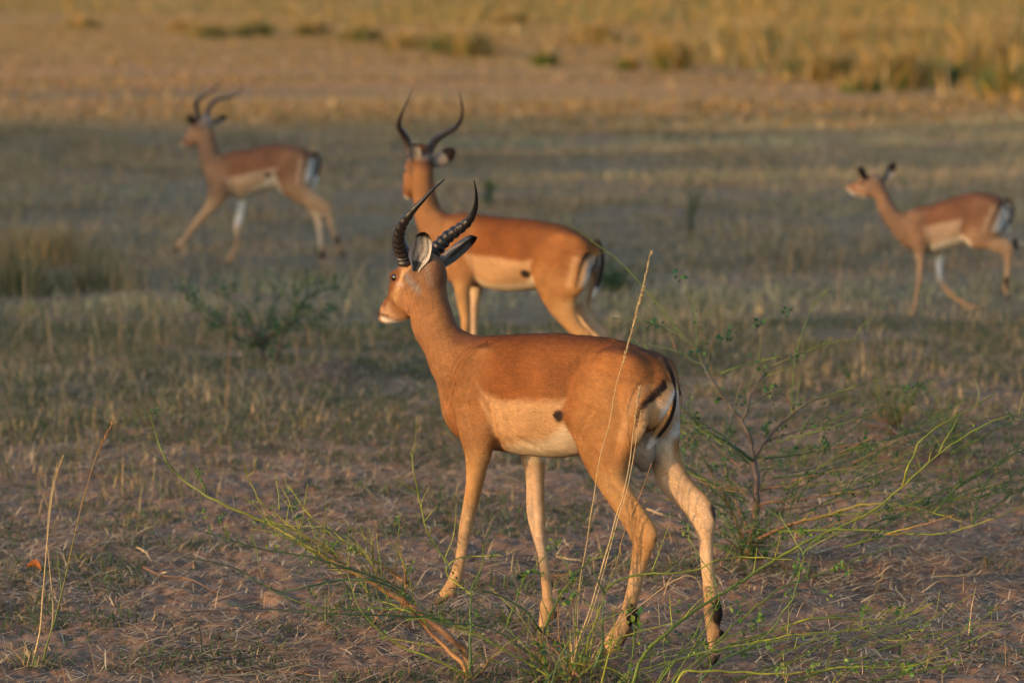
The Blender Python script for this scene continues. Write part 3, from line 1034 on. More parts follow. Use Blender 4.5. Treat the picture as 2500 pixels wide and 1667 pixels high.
        hdec([(922, 753), (926, 763)], .018, C['black'] * 1.5, .010, .95, .018)
        hdec([(985, 632), (1020, 618), (1048, 622)], .016, C['crown'], .015, .8)
        # neck: shade of its back edge painted into the coat
        nb = A.lq([(1088, 640), (1092, 690), (1098, 740), (1112, 790), (1135, 822), (1175, 828)], 0)
        d, t = poly_dist(Q, nb)
        c2 = lerp(c2, C['neckshade'], smooth01((.036 - d) / .035) * .9)
        nf = A.lq([(1012, 790), (1030, 850), (1060, 920), (1090, 985)], 0)
        d, t = poly_dist(Q, nf)
        c2 = lerp(c2, C['throat'], smooth01((.022 - d) / .03) * .45)
        # lower forequarters paler
        d, t = poly_dist(Q, A.lq([(1188, 975), (1205, 1010), (1212, 1060)], .09))
        c2 = lerp(c2, C['pale'], smooth01((.014 - d) / .02) * .75 * (V[:, 1] > 0))
        # soft mottling
        c2 = c2 * (1 + .07 * noise3(V, .03, 31) + .06 * noise3(V * np.array([.5, 1, 1]), .008, 33))[:, None]
        return c2
    A.body(0.0052, paint, 2, hair=150000, grooves=[
        ([(1112, 945), (1116, 905), (1128, 875), (1150, 848), (1176, 832)], .005, .007, .06),
        ([(1122, 950), (1130, 905), (1146, 872), (1168, 850), (1190, 838)], .003, .006, .06),
        ([(1098, 990), (1112, 960), (1118, 930)], .004, .010, .06),
        ([(1036, 690), (1022, 728), (1010, 772)], .0035, .007, .01),
        ([(1212, 985), (1213, 1030), (1214, 1085)], .005, .013, .09),
        ([(1160, 930), (1150, 990), (1165, 1050)], .004, .014, .09),
        ([(1428, 1062), (1440, 1035), (1462, 1000)], .005, .016, .1),
        ([(1450, 845), (1420, 880), (1400, 930), (1392, 985)], .006, .020, .1),
        ([(1520, 960), (1530, 1030), (1512, 1100)], .005, .020, .1),
        ([(1470, 1100), (1500, 1160), (1530, 1210)], .004, .012, .09),
        ([(1552, 1225), (1562, 1270), (1556, 1310), (1566, 1370)], .004, .006, .09),
        ([(1578, 1290), (1572, 1340), (1560, 1400)], .003, .005, .09),
        ([(1255, 1020), (1262, 1070), (1300, 1095)], .003, .012, .1),
        ([(1640, 1160), (1690, 1215), (1715, 1260)], .004, .010, -.09),
        ([(1718, 1290), (1724, 1350), (1730, 1420)], .003, .006, -.08),
        ([(1308, 1140), (1312, 1220), (1316, 1300)], .003, .008, -.08),
        ([(1160, 1130), (1150, 1200), (1144, 1260)], .003, .010, .08)])
    make_horns(f, hd, [(990, 642, 1036, 642), (984, 622, 1046, 628), (976, 600, 1068, 606), (973, 577, 1092, 580), (980, 552, 1118, 561), (993, 533, 1138, 546), (1010, 512, 1152, 528),
                       (1034, 487, 1161, 505), (1058, 462, 1163, 480), (1074, 448, 1161, 458), (1085.5, 437, 1157, 440)], A.root, .0245)
    # ears
    make_ear(f, hd.pt(1013, 666, .056), hd.pt(1037, 565, .075), .070, (.05, -1, .1), A.root, .34)
    make_ear(f, hd.pt(1072, 660, -.040), hd.pt(1161, 576, -.155), .078, (.62, -.35, -.55), A.root, .42, tipblack=.17, back='grey', dark_in=.30)
    make_eye(f, hd, 967, 677, .0445, .0170, A.root)
    # hooves
    for (c, t, la) in (((1082, 1452), (1066, 1474), .075), ((1327, 1538), (1316, 1562), -.075), ((1485, 1578), (1456, 1606), .08), ((1744, 1592), (1738, 1622), -.08)):
        make_hoof(f, f.loc(f.pt(c[0], c[1], la)), f.loc(f.pt(t[0], t[1], la)), .036, A.root)
    # tail
    tl = chain(f, [(1592, 884, 1622, 878, 0, .015), (1610, 915, 1636, 912, 0, .016), (1617, 950, 1641, 950, 0, .016), (1613, 985, 1637, 992, .004, .016), (1598, 1018, 1622, 1030, .008, .015),
                   (1578, 1046, 1598, 1060, .012, .013), (1562, 1070, 1576, 1084, .014, .011), (1554, 1088, 1562, 1100, .016, .007)], k=.004)
    for key in ('c',): tl[key][:, 0] -= np.linspace(.010, .034, len(tl[key]))
    G, lo, hh = grid_eval([tl], .0035)
    V, F = surface_nets(G, lo, hh)
    V = relax(V, F, 1)
    ln = tl['c'][:, [0, 2]]
    d, t = poly_dist(V[:, [0, 2]], ln)
    # signed: behind or in front of the tail's own line
    o_ = np.argsort(ln[:, 1]); bx = np.interp(V[:, 2], ln[o_, 1], ln[o_, 0])
    sx = (V[:, 0] - bx)
    col = np.tile(C['leg'], (len(V), 1)) * .9
    col = lerp(col, C['black'], smooth01((-sx - .0085) / .004) * smooth01((.95 - t) / .1))
    col = lerp(col, C['black'], smooth01((sx - .011) / .003))
    col = lerp(col, C['white'], smooth01((t - .72) / .12))
    col = lerp(col, C['black'] * 2, smooth01((.16 - t) / .1))
    mesh_obj('tail', V, F, M_FUR, A.root, True, col)
    return A

near = ram_near()
LEG9 = ['shoulder', 'shoulder', 'leg', 'leg', 'leg', 'leg', 'leg', 'leg', 'leg']
def legc(n, top='shoulder', up=2):
    return [top] * up + ['leg'] * (n - up)
def legi(n, up=2, top='shoulder'):
    return [top] * 1 + ['belly'] * (up - 1) + ['leginner'] * max(0, min(3, n - up)) + ['leg'] * max(0, n - up - 3)

# ---------- the ram standing behind
def ram_behind():
    A = Animal('impala ram standing with its head turned away, seen over the back of the sunlit ram', 1275, 1040, R(28), 'horned impala rams')
    f = A.fr
    poll = f.pt(1035, 392)
    hd = Frame(poll, R(68))
    A.add([(1118, 560, 1092, 640, 0, .060), (1120, 524, 1108, 690, 0, .085), (1150, 520, 1140, 696, 0, .108), (1190, 526, 1182, 702, 0, .125), (1235, 532, 1228, 711, 0, .135),
           (1285, 535, 1280, 710, 0, .138), (1330, 540, 1320, 702, 0, .128), (1370, 550, 1358, 695, 0, .118), (1408, 566, 1396, 685, 0, .105), (1438, 586, 1424, 670, 0, .080), (1453, 606, 1440, 650, 0, .05)],
          k=0.022, cols=['neck', 'shoulder', 'mix1', 'saddle', 'saddle', 'saddle', 'mix2', 'haunch', 'haunch', 'haunch', 'haunch'])
    A.add([(1010, 425, 1059, 418, 0, .046), (1006, 460, 1061, 455, 0, .052), (1010, 500, 1070, 490, 0, .056), (1016, 545, 1084, 520, 0, .062), (1040, 600, 1106, 530, 0, .072), (1075, 650, 1140, 545, 0, .085)],
          k=0.03, cols=['neck'] * 6)
    A.add([(1006, 372, 1058, 395, 0, .048), (1000, 385, 1046, 420, 0, .056), (993, 405, 1034, 440, 0, .052), (990, 430, 1022, 458, 0, .042), (989, 452, 1012, 472, 0, .032), (991, 468, 1006, 484, 0, .026), (994, 476, 1003, 487, 0, .020)],
          k=0.02, cols=['crown', 'skull', 'face', 'face', 'nose', 'muzzle', 'chin'], frame=hd)
    A.add([(1120, 560, 1170, 560, .065, .030), (1095, 620, 1168, 622, .08, .042), (1098, 665, 1160, 668, .085, .042), (1108, 700, 1150, 702, .085, .034), (1116, 735, 1148, 735, .083, .028), (1123, 770, 1149, 770, .082, .025),
           (1126, 805, 1148, 806, .08, .023), (1127, 845, 1143, 845, .08, .0165), (1127, 900, 1142, 900, .08, .015), (1126, 950, 1143, 952, .08, .0165), (1120, 985, 1136, 990, .08, .015), (1114, 1008, 1128, 1012, .08, .015)],
          k=0.02, cols=legc(12, up=3), inner=legi(12, 3))
    A.add([(1140, 640, 1190, 640, -.07, .036), (1146, 690, 1180, 695, -.08, .032), (1148, 735, 1172, 738, -.08, .027), (1149, 775, 1169, 775, -.08, .024), (1149, 812, 1168, 812, -.08, .022), (1151, 850, 1165, 850, -.08, .0165),
           (1152, 900, 1165, 900, -.08, .015), (1150, 950, 1166, 952, -.08, .0165), (1143, 975, 1157, 980, -.08, .015), (1140, 990, 1153, 995, -.08, .015)],
          k=0.016, cols=legc(10), inner=legi(10))
    A.add([(1350, 580, 1440, 605, .06, .050), (1312, 630, 1446, 650, .08, .056), (1302, 680, 1430, 692, .09, .055), (1318, 715, 1412, 722, .09, .046), (1338, 748, 1410, 748, .088, .038), (1362, 780, 1414, 775, .086, .030),
           (1388, 808, 1428, 800, .085, .025), (1404, 832, 1446, 818, .085, .0235), (1412, 858, 1438, 852, .084, .018), (1408, 900, 1430, 900, .083, .0155), (1400, 950, 1422, 952, .082, .0155), (1390, 985, 1414, 990, .08, .017),
           (1378, 1008, 1402, 1018, .08, .015), (1368, 1022, 1388, 1036, .08, .015)], k=0.022,
          cols=['haunch', 'haunch', 'thigh', 'thigh'] + ['leg'] * 10, inner=['haunch', 'belly', 'belly'] + ['leginner'] * 5 + ['leg'] * 6)
    A.add([(1380, 600, 1452, 620, -.06, .048), (1370, 660, 1458, 665, -.08, .054), (1385, 715, 1444, 708, -.088, .046), (1398, 750, 1440, 742, -.088, .038), (1412, 782, 1450, 768, -.088, .030), (1432, 808, 1466, 790, -.086, .025),
           (1448, 830, 1486, 812, -.085, .0235), (1458, 860, 1482, 852, -.084, .018), (1456, 900, 1477, 900, -.083, .0155), (1452, 950, 1474, 952, -.082, .0155), (1446, 985, 1470, 990, -.08, .017), (1436, 1010, 1460, 1018, -.08, .015)], k=0.022,
          cols=['haunch', 'haunch', 'thigh', 'thigh'] + ['leg'] * 8, inner=['haunch', 'belly', 'belly'] + ['leginner'] * 5 + ['leg'] * 4)
    A.ch.append(blob(f, 1400, 720, 0, (.05, .045, .06), 0.03, 'belly'))
    sp = dict(lat=.11, saddle=[(1090, 560), (1130, 618), (1160, 622), (1220, 628), (1280, 638), (1310, 632), (1330, 612)], belly=[(1120, 680), (1155, 683), (1190, 694), (1240, 697), (1275, 692), (1300, 672), (1320, 668)],
              fold=[(1303, 690), (1296, 668), (1298, 645), (1312, 620)], pit=[(1152, 695), (1150, 660), (1140, 630), (1128, 605)], low=(1250, 725), topz=(1200, 590), wither=(1100, 600),
              stripe=[(1431, 622), (1426, 645), (1420, 670), (1414, 700)], spot=(1281, 669), tailtop=[(1425, 580), (1448, 600)], nape=[(1058, 410), (1062, 450), (1070, 492), (1090, 522), (1125, 527)],
              head=[([(1015, 375), (1045, 385)], .03, 'grey', .03, .8), ([(992, 475), (1000, 486)], .02, 'chin', .015, 1.)], headlow=(1010, 500),
              decals=[([(1440, 985), (1436, 1000)], .02, .08, 'black', .01)])
    A.body(0.0075, painter(A, hd, sp), 2, hair=40000, hlen=.013, hwid=.0014, grooves=[([(1098, 650), (1104, 600), (1122, 555)], .004, .012, .06), ([(1160, 600), (1164, 660), (1158, 700)], .006, .014, .09), ([(1335, 700), (1345, 670), (1365, 640)], .005, .02, .1)])
    make_horns(f, hd, [(1001, 378, 1044, 384), (997, 358, 1051, 362), (991, 338, 1064, 342), (982, 322, 1088, 325), (974, 308, 1112, 311), (976, 290, 1124, 295), (983, 272, 1129, 275), (992, 252, 1128, 258), (1001, 234, 1125, 241), (1009, 216, 1121, 224)],
               A.root, .0205, pal=(.03, .02, .018))
    make_ear(f, hd.pt(1010, 402, .045), hd.pt(1014, 350, .07), .062, (-.1, -1, .1), A.root, .35)
    make_ear(f, hd.pt(1052, 408, -.045), hd.pt(1110, 366, -.14), .075, (.4, .9, .2), A.root, .35, tipblack=.38)
    make_eye(f, hd, 993, 417, .046, .013, A.root)
    for (c, t, la) in (((1121, 1010), (1112, 1028), .08), ((1146, 992), (1138, 1010), -.08), ((1378, 1028), (1366, 1048), .08), ((1448, 1014), (1436, 1034), -.08)):
        make_hoof(f, f.loc(f.pt(c[0], c[1], la)), f.loc(f.pt(t[0], t[1], la)), .036, A.root)
    make_tail(f, [(1438, 592, 1456, 588, 0, .016), (1446, 612, 1462, 610, 0, .018), (1448, 640, 1462, 640, 0, .018), (1440, 672, 1454, 676, 0, .017), (1430, 700, 1442, 706, 0, .014), (1424, 722, 1430, 726, 0, .008)], A.root, (.022, .045))
    return A

# ---------- the ram running on the left
def ram_left():
    A = Animal('distant impala ram running in the shade at the left with its horns laid back', 640, 655, R(14), 'horned impala rams')
    f = A.fr
    poll = f.pt(503, 300)
    hd = Frame(poll, R(38))
    A.add([(532, 400, 512, 440, 0, .055), (546, 385, 520, 468, 0, .08), (572, 371, 548, 480, 0, .105), (600, 364, 585, 482, 0, .125), (632, 358, 618, 475, 0, .132), (665, 352, 652, 466, 0, .132),
           (698, 351, 688, 458, 0, .122), (728, 357, 718, 450, 0, .112), (750, 368, 742, 442, 0, .095), (765, 384, 758, 428, 0, .06)], k=0.022,
          cols=['neck', 'shoulder', 'mix1', 'saddle', 'saddle', 'saddle', 'mix2', 'haunch', 'haunch', 'haunch'])
    A.add([(484, 330, 522, 318, 0, .045), (484, 360, 527, 344, 0, .05), (489, 388, 532, 368, 0, .055), (497, 416, 544, 386, 0, .065), (508, 446, 566, 392, 0, .08)], k=0.03, cols=['neck'] * 5)
    A.add([(492, 285, 522, 308, 0, .044), (479, 292, 508, 328, 0, .056), (469, 306, 492, 345, 0, .052), (459, 322, 476, 355, 0, .038), (449, 336, 463, 358, 0, .029), (443, 344, 454, 359, 0, .022)],
          k=0.02, cols=['grey', 'skull', 'face', 'face', 'nose', 'muzzle'], frame=hd)
    # reaching near foreleg
    A.add([(545, 400, 580, 405, .065, .03), (520, 440, 565, 455, .08, .042), (508, 468, 556, 482, .085, .040), (503, 492, 536, 506, .084, .032), (491, 512, 515, 522, .082, .026), (475, 534, 495, 544, .08, .0235),
           (460, 558, 474, 567, .08, .0165), (446, 578, 458, 587, .08, .015), (437, 590, 450, 600, .08, .017), (428, 597, 440, 608, .08, .015)], k=0.02, cols=legc(10, up=3), inner=['shoulder', 'belly', 'white', 'white'] + ['leginner'] * 2 + ['leg'] * 4)
    # far foreleg on the ground
    A.add([(555, 440, 605, 450, -.07, .036), (576, 478, 606, 484, -.08, .034), (578, 508, 600, 512, -.08, .028), (574, 535, 594, 540, -.08, .024), (570, 555, 588, 558, -.08, .023), (573, 580, 584, 582, -.08, .0165),
           (570, 605, 580, 608, -.08, .015), (561, 622, 574, 628, -.08, .017), (552, 634, 564, 642, -.08, .015)], k=0.016, cols=legc(9), inner=['belly', 'white', 'white', 'white', 'leginner', 'leg', 'leg', 'leg', 'leg'])
    # near hind leg stretched back
    A.add([(690, 375, 760, 392, .06, .05), (668, 420, 762, 430, .08, .056), (680, 456, 752, 452, .088, .05), (706, 480, 762, 462, .09, .042), (735, 498, 780, 476, .088, .032), (765, 510, 797, 488, .086, .025),
           (785, 516, 806, 498, .085, .0235), (796, 534, 811, 528, .084, .018), (805, 560, 817, 557, .083, .0155), (812, 578, 826, 576, .082, .0155), (820, 592, 834, 590, .08, .017), (825, 610, 837, 608, .08, .015), (828, 622, 840, 620, .08, .015)],
          k=0.022, cols=['haunch', 'haunch', 'thigh', 'thigh'] + ['leg'] * 9, inner=['haunch', 'belly', 'belly'] + ['leginner'] * 5 + ['leg'] * 5)
    # far hind leg
    A.add([(700, 400, 762, 405, -.06, .048), (700, 440, 762, 440, -.08, .052), (722, 475, 770, 465, -.088, .045), (742, 500, 780, 488, -.088, .033), (758, 522, 786, 506, -.086, .026), (768, 545, 790, 530, -.085, .0235),
           (773, 565, 787, 562, -.084, .018), (776, 590, 788, 590, -.083, .0155), (779, 612, 793, 612, -.08, .017), (781, 630, 793, 632, -.08, .015), (780, 642, 792, 644, -.08, .015)],
          k=0.022, cols=['haunch', 'haunch', 'thigh', 'thigh'] + ['leg'] * 7, inner=['haunch', 'belly', 'belly'] + ['leginner'] * 5 + ['leg'] * 3)
    A.ch.append(blob(f, 735, 465, 0, (.05, .045, .05), 0.03, 'belly'))
    sp = dict(lat=.11, saddle=[(535, 415), (553, 436), (590, 427), (625, 418), (662, 412), (690, 405)], belly=[(540, 470), (570, 476), (600, 468), (635, 450), (662, 430), (690, 428)],
              fold=[(690, 470), (678, 445), (672, 425), (680, 405), (700, 395)], pit=[(560, 490), (556, 465), (552, 445), (545, 425)], low=(640, 495), topz=(640, 395), wither=(560, 400),
              stripe=[(748, 386), (746, 405), (743, 425), (741, 448)], spot=(654, 428), tailtop=[(742, 365), (762, 382)], nape=[(521, 315), (527, 345), (535, 375), (555, 384)],
              head=[([(492, 290), (515, 300)], .04, 'grey', .03, .85), ([(447, 354), (458, 360)], .018, 'chin', .02, .9)], headlow=(500, 375),
              decals=[([(824, 580), (827, 594)], .024, .08, 'black', .012), ([(832, 606), (834, 618)], .014, .08, 'black', .012), ([(790, 616), (787, 630)], .026, -.08, 'black', .012), ([(808, 500)], .016, .085, 'crown', .012),
                      ([(789, 535)], .02, -.085, 'black', .012)])
    A.tint = np.array([1.12, 1.10, 1.05]); A.dull = .30  # coat greyed to carry the shade it runs in
    A.body(0.0095, painter(A, hd, sp), 2, grooves=[([(578, 410), (580, 450), (570, 485)], .006, .015, .09), ([(700, 450), (705, 420), (715, 400)], .005, .02, .1)])
    make_horns(f, hd, [(484, 294, 500, 296), (482, 278, 505, 278), (480.5, 262, 512, 262), (480, 248, 524, 248), (492, 238, 545, 240), (512, 226, 568, 236), (530, 211, 586, 224), (541, 202, 592, 212), (548, 196, 591, 198)],
               A.root, .021, pal=(.03, .025, .025))
    make_ear(f, hd.pt(474, 306, .05), hd.pt(461, 282, .10), .060, (-.5, .7, .2), A.root, .35, back='black')
    make_ear(f, hd.pt(518, 304, -.045), hd.pt(554, 283, -.12), .060, (.5, -.8, -.2), A.root, .35, tipblack=.35, dark_in=.6)
    make_eye(f, hd, 472, 315, .046, .013, A.root)
    for (c, t, la) in (((433, 603), (424, 612), .08), ((557, 639), (548, 652), -.08), ((834, 616), (836, 632), .08), ((786, 645), (786, 660), -.08)):
        make_hoof(f, f.loc(f.pt(c[0], c[1], la)), f.loc(f.pt(t[0], t[1], la)), .036, A.root)
    make_tail(f, [(755, 376, 768, 372, 0, .016), (764, 390, 776, 388, 0, .018), (764, 410, 775, 410, 0, .018), (758, 432, 769, 435, 0, .017), (754, 448, 763, 450, 0, .014), (752, 462, 757, 463, 0, .008)], A.root, (.020, .035), .008, .5)
    return A

# ---------- the ewe on the right
def ewe_right():
    A = Animal('hornless impala ewe stepping along in the shade at the right edge', 2340, 775, R(16), 'impalas in the shade')
    f = A.fr
    poll = f.pt(2143, 440)
    hd = Frame(poll, R(30))
    A.add([(2206, 530, 2196, 580, 0, .05), (2226, 515, 2216, 604, 0, .075), (2252, 505, 2246, 616, 0, .098), (2284, 498, 2276, 619, 0, .112), (2318, 484, 2308, 612, 0, .120), (2350, 474, 2342, 600, 0, .122),
           (2382, 468, 2374, 590, 0, .115), (2412, 470, 2404, 582, 0, .106), (2438, 482, 2430, 572, 0, .09), (2454, 498, 2447, 552, 0, .06)], k=0.022,
          cols=['neck', 'shoulder', 'mix1', 'saddle', 'saddle', 'saddle', 'mix2', 'haunch', 'haunch', 'haunch'])
    A.add([(2128, 470, 2158, 448, 0, .038), (2140, 496, 2170, 472, 0, .042), (2152, 528, 2184, 500, 0, .046), (2172, 558, 2204, 521, 0, .055), (2196, 582, 2232, 522, 0, .07)], k=0.03, cols=['neck'] * 5)
    A.add([(2133, 425, 2153, 458, 0, .036), (2118, 428, 2136, 476, 0, .048), (2103, 434, 2116, 482, 0, .046), (2091, 441, 2100, 479, 0, .034), (2080, 446, 2086, 475, 0, .027), (2072, 450, 2077, 470, 0, .020)],
          k=0.018, cols=['skull', 'skull', 'face', 'face', 'nose', 'muzzle'], frame=hd)
    A.add([(2225, 530, 2262, 528, .06, .027), (2216, 565, 2270, 570, .075, .037), (2224, 596, 2268, 600, .08, .035), (2235, 620, 2260, 622, .08, .027), (2238, 645, 2256, 645, .078, .023), (2239, 670, 2253, 670, .077, .021),
           (2238, 684, 2251, 684, .076, .020), (2236, 704, 2246, 704, .075, .015), (2231, 735, 2240, 735, .075, .0135), (2226, 758, 2237, 759, .075, .015), (2217, 770, 2229, 775, .075, .0135)],
          k=0.018, cols=legc(11, up=3), inner=legi(11, 3))
    A.add([(2262, 570, 2305, 575, -.06, .033), (2280, 610, 2306, 614, -.07, .030), (2283, 640, 2303, 644, -.07, .025), (2286, 668, 2301, 670, -.07, .021), (2290, 692, 2305, 682, -.07, .020), (2304, 710, 2314, 699, -.07, .0155),
           (2330, 733, 2337, 722, -.07, .0135), (2354, 749, 2361, 736, -.07, .0145), (2372, 755, 2376, 743, -.07, .013), (2384, 757, 2387, 746, -.07, .013)],
          k=0.015, cols=legc(10), inner=['belly', 'white', 'white', 'white', 'leginner', 'leg', 'leg', 'leg', 'leg', 'leg'])
    A.add([(2390, 495, 2448, 510, .055, .044), (2358, 540, 2452, 548, .07, .050), (2350, 578, 2440, 572, .08, .048), (2378, 598, 2430, 574, .08, .040), (2405, 606, 2446, 580, .08, .031), (2430, 614, 2464, 588, .078, .024),
           (2448, 624, 2473, 600, .077, .021), (2453, 648, 2469, 642, .076, .016), (2453, 670, 2465, 669, .075, .014), (2450, 690, 2463, 690, .074, .0155), (2449, 708, 2460, 708, .073, .0135), (2453, 720, 2464, 717, .073, .0135)],
          k=0.022, cols=['haunch', 'haunch', 'thigh', 'thigh'] + ['leg'] * 8, inner=['haunch', 'belly', 'belly'] + ['leginner'] * 5 + ['leg'] * 4)
    A.add([(2390, 510, 2450, 520, -.055, .044), (2380, 555, 2456, 552, -.07, .048), (2402, 590, 2458, 568, -.08, .038), (2430, 600, 2468, 576, -.08, .030), (2455, 606, 2482, 582, -.078, .023),
           (2476, 607, 2490, 584, -.077, .0205), (2500, 608, 2504, 594, -.076, .0155), (2528, 612, 2530, 600, -.075, .0135), (2548, 618, 2552, 604, -.074, .015), (2562, 630, 2570, 617, -.073, .0135), (2570, 640, 2580, 628, -.073, .0135)],
          k=0.02, cols=['haunch', 'haunch', 'thigh', 'thigh'] + ['leg'] * 7, inner=['haunch', 'belly', 'belly'] + ['leginner'] * 5 + ['leg'] * 3)
    A.ch.append(blob(f, 2405, 590, 0, (.045, .04, .04), 0.03, 'belly'))
    sp = dict(lat=.10, saddle=[(2225, 530), (2240, 556), (2268, 552), (2305, 543), (2348, 534), (2375, 525), (2400, 505)], belly=[(2240, 612), (2270, 602), (2300, 588), (2340, 577), (2370, 575)],
              fold=[(2372, 590), (2352, 578), (2344, 560), (2350, 540)], pit=[(2268, 612), (2264, 590), (2258, 565), (2250, 548)], low=(2300, 632), topz=(2320, 525), wither=(2225, 540),
              stripe=[(2441, 500), (2433, 520), (2424, 545), (2417, 565)], tailtop=[(2438, 478), (2454, 494)], nape=[(2158, 445), (2170, 470), (2184, 498), (2210, 520)],
              head=[([(2104, 444), (2112, 448)], .012, 'black', .012, .9), ([(2133, 430), (2150, 436)], .028, 'grey', .03, .6), ([(2078, 470), (2095, 480), (2118, 484)], .022, 'white', .02, .9), ([(2085, 452), (2100, 442)], .014, 'nose', .012, .9)],
              headlow=(2125, 495), decals=[([(2458, 682), (2459, 694)], .02, .075, 'black', .010), ([(2459, 700), (2457, 708)], .010, .075, 'black', .01), ([(2479, 586), (2481, 600)], .02, -.077, 'black', .01),
                                           ([(2336, 548), (2338, 556)], .008, .1, 'grey', .012)])
    A.tint = np.array([1.04, 1.03, 1.0]); A.dull = .30  # shade on the ewe partly put into her coat colour
    A.body(0.0085, painter(A, hd, sp), 2, grooves=[([(2212, 590), (2218, 560), (2234, 530)], .005, .012, .06), ([(2272, 560), (2276, 590), (2268, 615)], .006, .014, .09), ([(2370, 575), (2380, 550), (2395, 530)], .004, .018, .1)])
    make_ear(f, hd.pt(2113, 441, .042), hd.pt(2098, 406, .08), .058, (-.6, .6, .2), A.root, .35, back='black', tipblack=.4)
    make_ear(f, hd.pt(2156, 444, -.040), hd.pt(2186, 397, -.10), .058, (.3, -.9, 0), A.root, .35, tipblack=.42, dark_in=.7)
    make_eye(f, hd, 2107, 449, .040, .012, A.root)
    for (c, t, la) in (((2222, 774), (2211, 786), .075), ((2386, 751), (2402, 752), -.07), ((2460, 720), (2462, 735), .073), ((2577, 636), (2588, 648), -.073)):
        make_hoof(f, f.loc(f.pt(c[0], c[1], la)), f.loc(f.pt(t[0], t[1], la)), .032, A.root)
    make_tail(f, [(2446, 488, 2458, 485, 0, .015), (2454, 500, 2466, 498, 0, .017), (2456, 520, 2468, 520, 0, .017), (2452, 540, 2462, 542, 0, .016), (2444, 558, 2454, 560, 0, .013), (2440, 570, 2446, 572, 0, .008)], A.root, (.018, .030), .008, .6)
    return A

ram_behind()
ram_left()
ewe_right()
# ------------------------------------------------------------------ grass and litter
def blades(x, y, h, w, lean, az, cols, z0=None, flat=0.0, segs=2, curl=.5):
    """bent tapering blades standing at x, y; returns V, F4, F3, colours"""
    n = len(x)
    z = gz(x, y) if z0 is None else z0
    base = np.stack([x, y, z - .004], -1)
    face = az + np.pi / 2 + rng.normal(0, .5, n)
    side = np.stack([np.cos(face), np.sin(face), np.zeros(n)], -1) * (w / 2)[:, None]
    dr = np.stack([np.cos(az), np.sin(az), np.zeros(n)], -1)
    up = np.array([0, 0, 1.0])
    Vs = []
    for k in range(segs + 1):
        t = k / segs
        a = lean * (1 - curl + 2 * curl * t)
        hor = np.sin(np.clip(a, 0, 1.55)) * t * h; ver = np.cos(np.clip(a, 0, 1.55)) * t * h
        c = base + dr * hor[:, None] + up * (ver + flat)[:, None]
        if k < segs:
            ww = 1 - .45 * t
            Vs += [c - side * ww, c + side * ww]
        else:
            Vs += [c]
    per = 2 * segs + 1
    V = np.stack(Vs, 1).reshape(-1, 3)
    b = np.arange(n)[:, None] * per
    F4 = np.concatenate([np.concatenate([b + 2 * k, b + 2 * k + 1, b + 2 * k + 3, b + 2 * k + 2], 1) for k in range(segs - 1)]) if segs > 1 else np.zeros((0, 4), int)
    F3 = np.concatenate([b + 2 * (segs - 1), b + 2 * (segs - 1) + 1, b + 2 * segs], 1)
    Cc = np.repeat(cols[:, None, :], per, 1).reshape(-1, 3)
    return V, F4, F3, Cc

def stuff(name, parts, mat, label, cat):
    V = []; F4 = []; F3 = []; Cc = []; n = 0
    for v, f4, f3, c in parts:
        V.append(v); Cc.append(c)
        if len(f4): F4.append(f4 + n)
        if len(f3): F3.append(f3 + n)
        n += len(v)
    Fs = []
    if F4: Fs.append(np.concatenate(F4))
    if F3: Fs.append(np.concatenate(F3))
    o = mesh_obj(name, np.concatenate(V), Fs, mat, None, True, np.concatenate(Cc))
    return tag(o, label, cat, kind='stuff')

M_GRASS = attr_mat('grass_blades', 0.75, 0.2, 30, .2, 0, trans=.3)
M_STRAW = attr_mat('straw', 0.7, 0.25, 60, .25, 0, trans=.12)

G_GREEN = np.array([.080, .120, .042]); G_OLIVE = np.array([.200, .170, .070]); G_DRY = np.array([.45, .31, .165]); G_RUST = np.array([.34, .18, .085])
G_GOLD = np.array([.43, .245, .062]); G_GREY = np.array([.34, .255, .175])

def pick(n, pal, wts, var=.25):
    w = np.asarray(wts, float); w = w / w.sum() if w.ndim == 1 else w
    P = np.array(pal)
    i = rng.choice(len(P), n, p=w)
    return P[i] * (1 + rng.normal(0, var, n)).clip(.4, 1.8)[:, None]

def scatter(n, y0, y1, half=.19, pw=1.0):
    """positions between two distances, even per square metre for pw=1, denser near for smaller pw"""
    t = rng.random(n)
    y = (y0 ** (1 + pw) + t * (y1 ** (1 + pw) - y0 ** (1 + pw))) ** (1 / (1 + pw))
    # the strip in view is sown densely, the ground to either side of it more thinly
    out = rng.random(n) < .22
    y = np.where(out & (y > 60), y, y)
    x = y * np.where(out, rng.choice([-1, 1], n) * rng.uniform(half, .42, n), rng.uniform(-half, half, n))
    return x, y

def keep(mask, *arr):
    return [a[mask] for a in arr]

